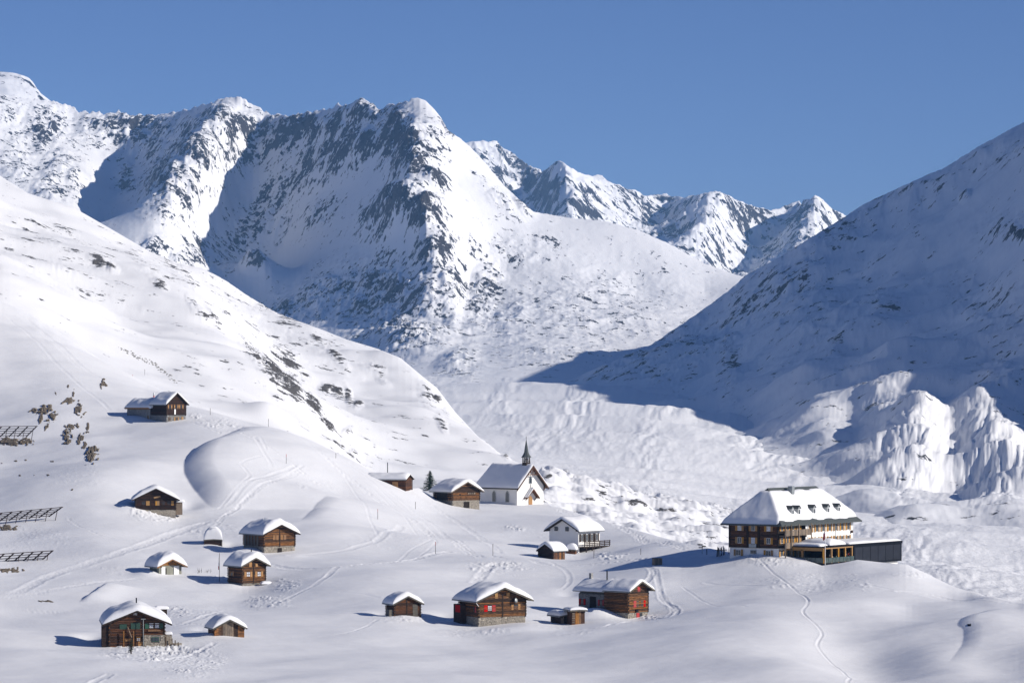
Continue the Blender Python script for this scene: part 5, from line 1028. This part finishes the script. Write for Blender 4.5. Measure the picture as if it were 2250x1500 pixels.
# ------------------------------------------------------------------ poles, barriers, rocks, tree and other small things
p = Vector(FG.hit(482, 1278)); q = thing('flagpole', 'thin tall pole with a narrow red and white pennant left of the compact log chalet', 'flagpole', p)
bar('pole', q, (0, 0, -1), (0, 0, 5.4), .09, M['rust']); bar('pennant', q, (-.12, 0, 3.0), (-.15, 0, 4.6), .12, M['white'], 'box'); bar('pennant', q, (-.12, 0, 2.3), (-.14, 0, 2.98), .14, M['red'], 'box')
POLES = [(291, 834, 1.5, 'above the stone house, left one of a pair', HL), (318, 824, 1.9, 'above the stone house, right one of a pair', HL), (462, 911, 1.7, 'right of the stone house on the left slope', FG), (590, 922, 2.0, 'on top of the rounded snow rise', FG),
         (629, 1018, 2.2, 'on the piste shoulder above the ski tracks', FG), (738, 1006, 1.2, 'at the crest just below the dark rocks', FG), (830, 1140, 2.2, 'halfway down the open piste, upper left of the barn', FG), (913, 1118, 1.7, 'below the fir tree beside the footprints', FG),
         (957, 1216, 2.4, 'reddish, at the foot of the piste in mid picture', FG), (1083, 1220, 2.3, 'grey, left of the dark timber shed', FG), (1305, 1230, 2.4, 'in front of the balcony of the white house', FG), (1408, 1218, 1.2, 'right of the white house', FG)]
for i, (u, v, h, wh, LY) in enumerate(POLES):
    p = Vector(LY.hit(u, v)); s_ = thing('marker_pole', 'slim piste marker pole ' + wh, 'pole', p, 0, 'piste marker poles')
    bar('shaft', s_, (0, 0, -.4), (0, 0, h * .7), .09, M['rust']); bar('tip', s_, (0, 0, h * .7), (0, 0, h), .10, M['red'] if i in (8, 4, 0, 6) else M['rust'])

def barrier(label, P0, P1, n, hgt, lean):
    """steel avalanche barrier: inclined beams with rails across, propped by posts"""
    a_, b_ = Vector(P0), Vector(P1); a_ += Vector((0, 0, .7)); b_ += Vector((0, 0, .7)); o = thing('snow_barrier', label, 'avalanche barrier', a_, 0, 'avalanche barriers on the left slope'); D_ = (b_ - a_); up = Vector((lean, -1.0, hgt)); back = Vector((-.6, 1.2, .1))
    for i in range(n + 1):
        f = D_ * (i / n); bar('beam', o, f + back, f + up, .20, M['rust'], 'box'); bar('post', o, f + Vector((lean * .3, -.9, -2.0)), f + back * .35 + up * .65, .15, M['rust'])
    for j in range(5):
        g = .1 + .9 * j / 4; bar('rail', o, back * (1 - g) + up * g - D_ * .01, D_ * 1.01 + back * (1 - g) + up * g, .15, M['rust'], 'box')
barrier('uppermost steel avalanche barrier at the left edge, above brown rocks', pix(-150, 968, 800), pix(62, 966, 800), 11, 2.6, 2.2)
barrier('middle steel avalanche barrier at the left edge, longest in view', pix(-150, 1168, 690), pix(112, 1143, 690), 12, 2.1, 2.4)
barrier('lowest steel avalanche barrier at the left edge, nearest the groomed track', pix(-120, 1258, 640), pix(92, 1244, 640), 10, 2.4, 2.2)

def rock(label, u, v, w, h, seed, lean=0.0, LY=None, name='rock_outcrop', group='rock outcrops on the left slope', mat='rock', depth=.8):
    """bare rock breaking through the snow: follows the slope, with a ragged outline and a jagged face"""
    LY = LY or FG; n = 22 if w > 10 or h > 14 else 12; vs, us_ = [], np.linspace(-1.25, 1.25, n); A, B = np.meshgrid(us_, us_, indexing='ij'); s_ = LY.hit(u, v)[1] / FPX
    jag = fbm((A * w / 9 + seed * 3.7).astype(np.float32), (B * h / 9 + seed).astype(np.float32), 1.6, 3, seed, .6)
    rel = fbm((A * w / 7 + B * 1.3 + seed).astype(np.float32), (B * h / 16).astype(np.float32), 1.1, 4, seed + 9, .6, 'ridge')
    e_ = .92 - np.sqrt(A * A + B * B) + .8 * jag
    for i in range(n):
        for j in range(n):
            uu = u + A[i, j] * w * .56 - B[i, j] * lean * w * .5 * -1 * -1; vv = v - B[i, j] * h * .56
            x, y, z_ = LY.hit(uu, vv); o_ = (smooth(-.05, .28, e_[i, j]) * (.55 + .18 * rel[i, j]) - .28) * max(min(w, h), 6) * s_ * .42 if e_[i, j] > -.3 else -.6
            vs.append((x, y - o_ * 1.2, z_ + o_ * .55))
    fs = [(i * n + j, (i + 1) * n + j, (i + 1) * n + j + 1, i * n + j + 1) for i in range(n - 1) for j in range(n - 1) if max(e_[i, j], e_[i + 1, j], e_[i + 1, j + 1], e_[i, j + 1]) > -.12]
    o = link(name, poly_mesh(name, vs, fs, M[mat])); set_props(o, label=label, category='rock', group=group); return o
for i, (u, v, w, h, ln, lb) in enumerate([
    (98, 900, 26, 20, -.5, 'brown rock with a rounded top, left part of the upper pair'), (115, 914, 18, 20, -.3, 'brown rock stepping down right of its rounded neighbour'), (74, 901, 16, 9, -.4, 'small flat rock at the far left of the group'), (90, 920, 9, 16, -.6, 'thin slanting rock strip low on the left'), (103, 937, 8, 16, -.6, 'lowest sliver of the left rock strip'),
    (152, 880, 26, 13, -.3, 'wide ragged rock near the top of the right group'), (172, 898, 13, 28, -.35, 'upright tapered rock below the ragged one'), (150, 848, 4, 12, -.4, 'tiny dark sliver highest in the group'), (161, 864, 5, 16, -.4, 'thin dark sliver just above the ragged rock'), (183, 912, 8, 10, -.6, 'pointed lower end of the upright tapered rock'),
    (157, 936, 30, 12, .2, 'arched rock lip over the snowy hollow'), (149, 958, 17, 34, -.3, 'tall left-hand rock below the arched lip'), (176, 962, 12, 22, -.4, 'broken rock right of the snowy hollow'), (186, 978, 8, 16, -.3, 'small rock step above the lowest crag'), (203, 996, 24, 36, -.35, 'largest and lowest crag of the group'),
    (192, 940, 7, 26, -.35, 'narrow rock rib on the right side of the group'), (227, 843, 14, 17, -.1, 'solitary upright rock above left of the stone house'), (122, 863, 6, 8, -.4, 'tiny rock left of the highest sliver'),
    (22, 970, 64, 17, 0, 'brown rock face under the uppermost avalanche barrier'), (58, 970, 30, 14, 0, 'brown rock at the right end under the uppermost barrier'), (14, 1158, 44, 10, 0, 'brown bank under the middle avalanche barrier'), (22, 1252, 56, 10, 0, 'brown bank under the lowest avalanche barrier')]):
    rock(lb, u, v, w, h, 100 + i, ln)
for i, (u, v, w, h, lb) in enumerate([(35, 1012, 8, 3, 'small dark stone, second from the left in the upper row below the uppermost barrier'), (57, 1010, 9, 4, 'small dark stone, third from the left in the upper row below the uppermost barrier'),
    (4, 1017, 6, 3, 'tiny dark stone at the picture edge, below the uppermost barrier'), (112, 1013, 9, 3, 'small dark stone, rightmost in the upper row below the uppermost barrier'), (44, 1044, 9, 4, 'small dark stone, leftmost in the lower row below the uppermost barrier'),
    (75, 1044, 5, 4, 'tiny dark stone in the middle of the lower row below the uppermost barrier'), (105, 1043, 6, 4, 'small dark stone, right end of the lower row below the uppermost barrier'), (159, 1075, 4, 3, 'lone tiny dark stone on the open slope, lower right of the barrier rows')]):
    rock(lb, u, v, w, h, 200 + i, 0, name='stone', group='small stones below the uppermost barrier')
rock('flat brown stone beside the groomed track at lower left', 105, 1320, 28, 4, 300, .3, name='stone', group=None)
rock('dark hollow stone in the shaded snow gully at lower right', 2129, 1372, 7, 7, 301, 0, name='stone', group=None, mat='black')

# old stone row on the slope behind the stone house
vs, fs = [], []; r = random.Random(4); row = [(262, 766), (285, 775), (300, 783), (320, 792), (335, 798), (350, 810), (365, 822), (385, 840)]
for i in range(90):
    f = i / 89 * (len(row) - 1); a_ = int(min(f, len(row) - 2)); f -= a_; u = row[a_][0] * (1 - f) + row[a_ + 1][0] * f + r.uniform(-4, 4); v = row[a_][1] * (1 - f) + row[a_ + 1][1] * f + r.uniform(-4, 4)
    x, y, z_ = HL.hit(u, v); c = Vector((x, y, z_)); n = len(vs); q_ = [r.uniform(.15, .55) for _ in range(3)]
    for sx, sy, sz in ((1, 0, 0), (-1, 0, 0), (0, 1, 0), (0, -1, 0), (0, 0, 1), (0, 0, -1)): vs.append(c + Vector((sx * q_[0] * r.uniform(.7, 1.3), sy * q_[1], sz * q_[2] * r.uniform(.6, 1.2))))
    for tri in ((0, 2, 4), (2, 1, 4), (1, 3, 4), (3, 0, 4), (2, 0, 5), (1, 2, 5), (3, 1, 5), (0, 3, 5)): fs.append(tuple(n + q_i for q_i in tri))
o = link('stone_row', poly_mesh('stone_row', vs, fs, M['stonegrey']), kind='stuff')

def conifer(label, u, v, h, spread, seed, n=26, sparse=1.0, dn=None):
    p = Vector(FG.hit(u, v)); o = thing('fir_tree', label, 'tree', p); bar('trunk', o, (0, 0, -.5), (0, 0, h * .96), .2, M['bark']); r = random.Random(seed); vs, fs = [], []
    for i in range(n):
        f = (i / n) ** .9; z_ = .35 + f * (h - .4); rr = spread * (1 - f) ** .85 + .08
        for j in range(9):
            if r.random() > sparse: continue
            a_ = r.uniform(0, 6.28); ln = rr * r.uniform(.55, 1.15); d_ = Vector((math.cos(a_), math.sin(a_), -.28 + r.uniform(-.1, .25))); s_ = Vector((-d_.y, d_.x, 0)); m_ = 7
            for g in range(m_):
                t0 = g / m_; c = Vector((0, 0, z_)) + d_ * ln * t0; wd = .34 * (1 - t0) + .07
                for k_ in (-1, 1):
                    q_ = c + s_ * k_ * wd * r.uniform(.6, 1.3) + Vector((0, 0, r.uniform(-.16, .06))) + d_ * .1; b2 = c + d_ * ln / m_ * 1.2; n_ = len(vs); vs += [c, q_, b2]; fs.append((n_, n_ + 1, n_ + 2))
    link('crown', poly_mesh('crown', vs, fs, M['needles']), o); return o
conifer('dark green fir tree between the half-hidden barn and the chapel barn', 945, 1076, 5.4, 2.7, 3, 34)
conifer('scrawny little fir poking out of the snow below the large dark brown chalet', 288, 1436, 2.3, .45, 5, 14, .55)

p = Vector(FG.hit(1444, 1240)); q = thing('crate', 'open wooden crate standing alone in the snow above the red-shuttered chalets', 'crate', p, math.radians(20))
for i in range(5): box('plank', q, (-.6 + .3 * i, -.62, .55), (.27, .05, 1.3), M['plank'])
for i in range(4): box('plank', q, (.76, -.45 + .3 * i, .55), (.05, .27, 1.3), M['log_brown'])
box('back_panel', q, (0, .6, .55), (1.5, .05, 1.3), M['plank']); box('side_panel', q, (-.76, 0, .55), (.05, 1.2, 1.3), M['plank']); box('lid', q, (0, 0, 1.22), (1.6, 1.3, .06), M['plank'])
p = Vector(FG.hit(1543, 1216)); q = thing('signpost', 'hiking signpost with small yellow boards left of the hotel', 'signpost', p)
bar('post', q, (0, 0, -.5), (0, 0, 1.9), .12, M['metal'])
for z_, w_ in ((1.75, -.35), (1.45, .3), (1.2, -.3)): box('board', q, (w_, -.08, z_), (.8, .04, .2), M['gold'])
p = Vector(FG.hit(1553, 1218)); q = thing('marker_pole', 'short dark post right of the yellow signpost', 'pole', p, 0, None); bar('shaft', q, (0, 0, -.3), (0, 0, 1.1), .14, M['rust'])
p = Vector(FG.hit(1585, 1220)); q = thing('ski_rack', 'cluttered rack of skis and sledges left of the hotel corner', 'ski rack', p)
r = random.Random(8)
for i in range(9): bar('ski', q, (-.9 + .2 * i, r.uniform(-.2, .2), -.2), (-.9 + .2 * i + r.uniform(-.25, .25), r.uniform(-.2, .3), r.uniform(1.2, 1.9)), .11, M[r.choice(['black', 'cloth_blue', 'rust', 'metal'])], 'box')
bar('rail', q, (-1.1, 0, 1.0), (1.0, 0, 1.0), .1, M['rust'])

# twigs sticking out of the snow right of the garage
tw = []; fw = []; r = random.Random(12)
for i in range(26):
    u = r.choice([r.gauss(438, 6), r.gauss(458, 4)]); x, y, z_ = FG.hit(u, 1256 + r.uniform(-3, 3)); h = r.uniform(.3, .9); n = len(tw); dx = r.uniform(-.15, .15)
    tw += [Vector((x - .03, y, z_ - .1)), Vector((x + .03, y, z_ - .1)), Vector((x + dx, y, z_ + h)), Vector((x, y + .04, z_ - .1))]; fw += [(n, n + 1, n + 2), (n + 1, n + 3, n + 2), (n + 3, n, n + 2)]
link('shrub_twigs', poly_mesh('shrub_twigs', tw, fw, M['bark']), kind='stuff')
print('PLACED', PLACED)
# drifts against the walls and wind-scooped hollows beside them
for m_ in [(1305, 1354, 4.2, 2.6, 1.5), (292, 1428, 3.5, 1.6, .45), (472, 1398, 2.6, 2, .6), (548, 1214, 3.2, 2.6, 1.0), (508, 1288, 3, 2, .5), (325, 1262, 2.6, 2.2, .8), (288, 1120, 3.6, 2.6, .9), (285, 925, 6, 3.5, 1.2), (895, 1356, 2.2, 1.4, .3),
           (1315, 1226, 4, 2, .5), (1650, 1222, 7, 2.5, .5), (1100, 1385, 5, 2.5, .35), (640, 1222, 3, 1.5, .3),
           (203, 1392, 2.4, 6, -.9), (985, 1352, 2.6, 5, -.7), (843, 1344, 2, 4, -.6), (1255, 1300, 2.5, 5, -.6), (415, 1108, 3, 5, -.8), (450, 1380, 1.8, 3, -.5), (500, 1195, 2.2, 5, -.6), (390, 1425, 2.6, 4, -.6)]:
    mound(*m_)
FG.refresh()
FG.build('snowfield', M['snow'])
zs = [(L_.z.min(), L_.z.max(), L_.x.min(), L_.x.max(), L_.y.max()) for L_ in (FG, HL, GL, MO, MN, RT, FR, PK)]
HAZE_BOT = min(z_[0] for z_ in zs) - 1.0; HAZE_TOP = max(z_[1] for z_ in zs) + 5.0
print('HAZE', HAZE_BOT, HAZE_TOP, [tuple(round(float(q_)) for q_ in z_) for z_ in zs])

# ------------------------------------------------------------------ thin mountain air
hm = bpy.data.materials.new('air'); hm.use_nodes = True; t_ = hm.node_tree; t_.nodes.clear()
vo = t_.nodes.new('ShaderNodeVolumePrincipled'); vo.inputs['Color'].default_value = (0.28, 0.56, 1.0, 1); vo.inputs['Density'].default_value = 3.8e-5; vo.inputs['Anisotropy'].default_value = 0.0
mo_ = t_.nodes.new('ShaderNodeOutputMaterial'); t_.links.new(vo.outputs[0], mo_.inputs['Volume'])
bm = bmesh.new(); bmesh.ops.create_cube(bm, size=1.0)
for v_ in bm.verts: v_.co = Vector((4500 if v_.co.x > 0 else -3500, 11000 if v_.co.y > 0 else -80, HAZE_TOP if v_.co.z > 0 else HAZE_BOT))
me = bpy.data.meshes.new('haze'); bm.to_mesh(me); bm.free(); me.materials.append(hm)
hz = bpy.data.objects.new('haze', me); COL.objects.link(hz); hz['kind'] = 'stuff'
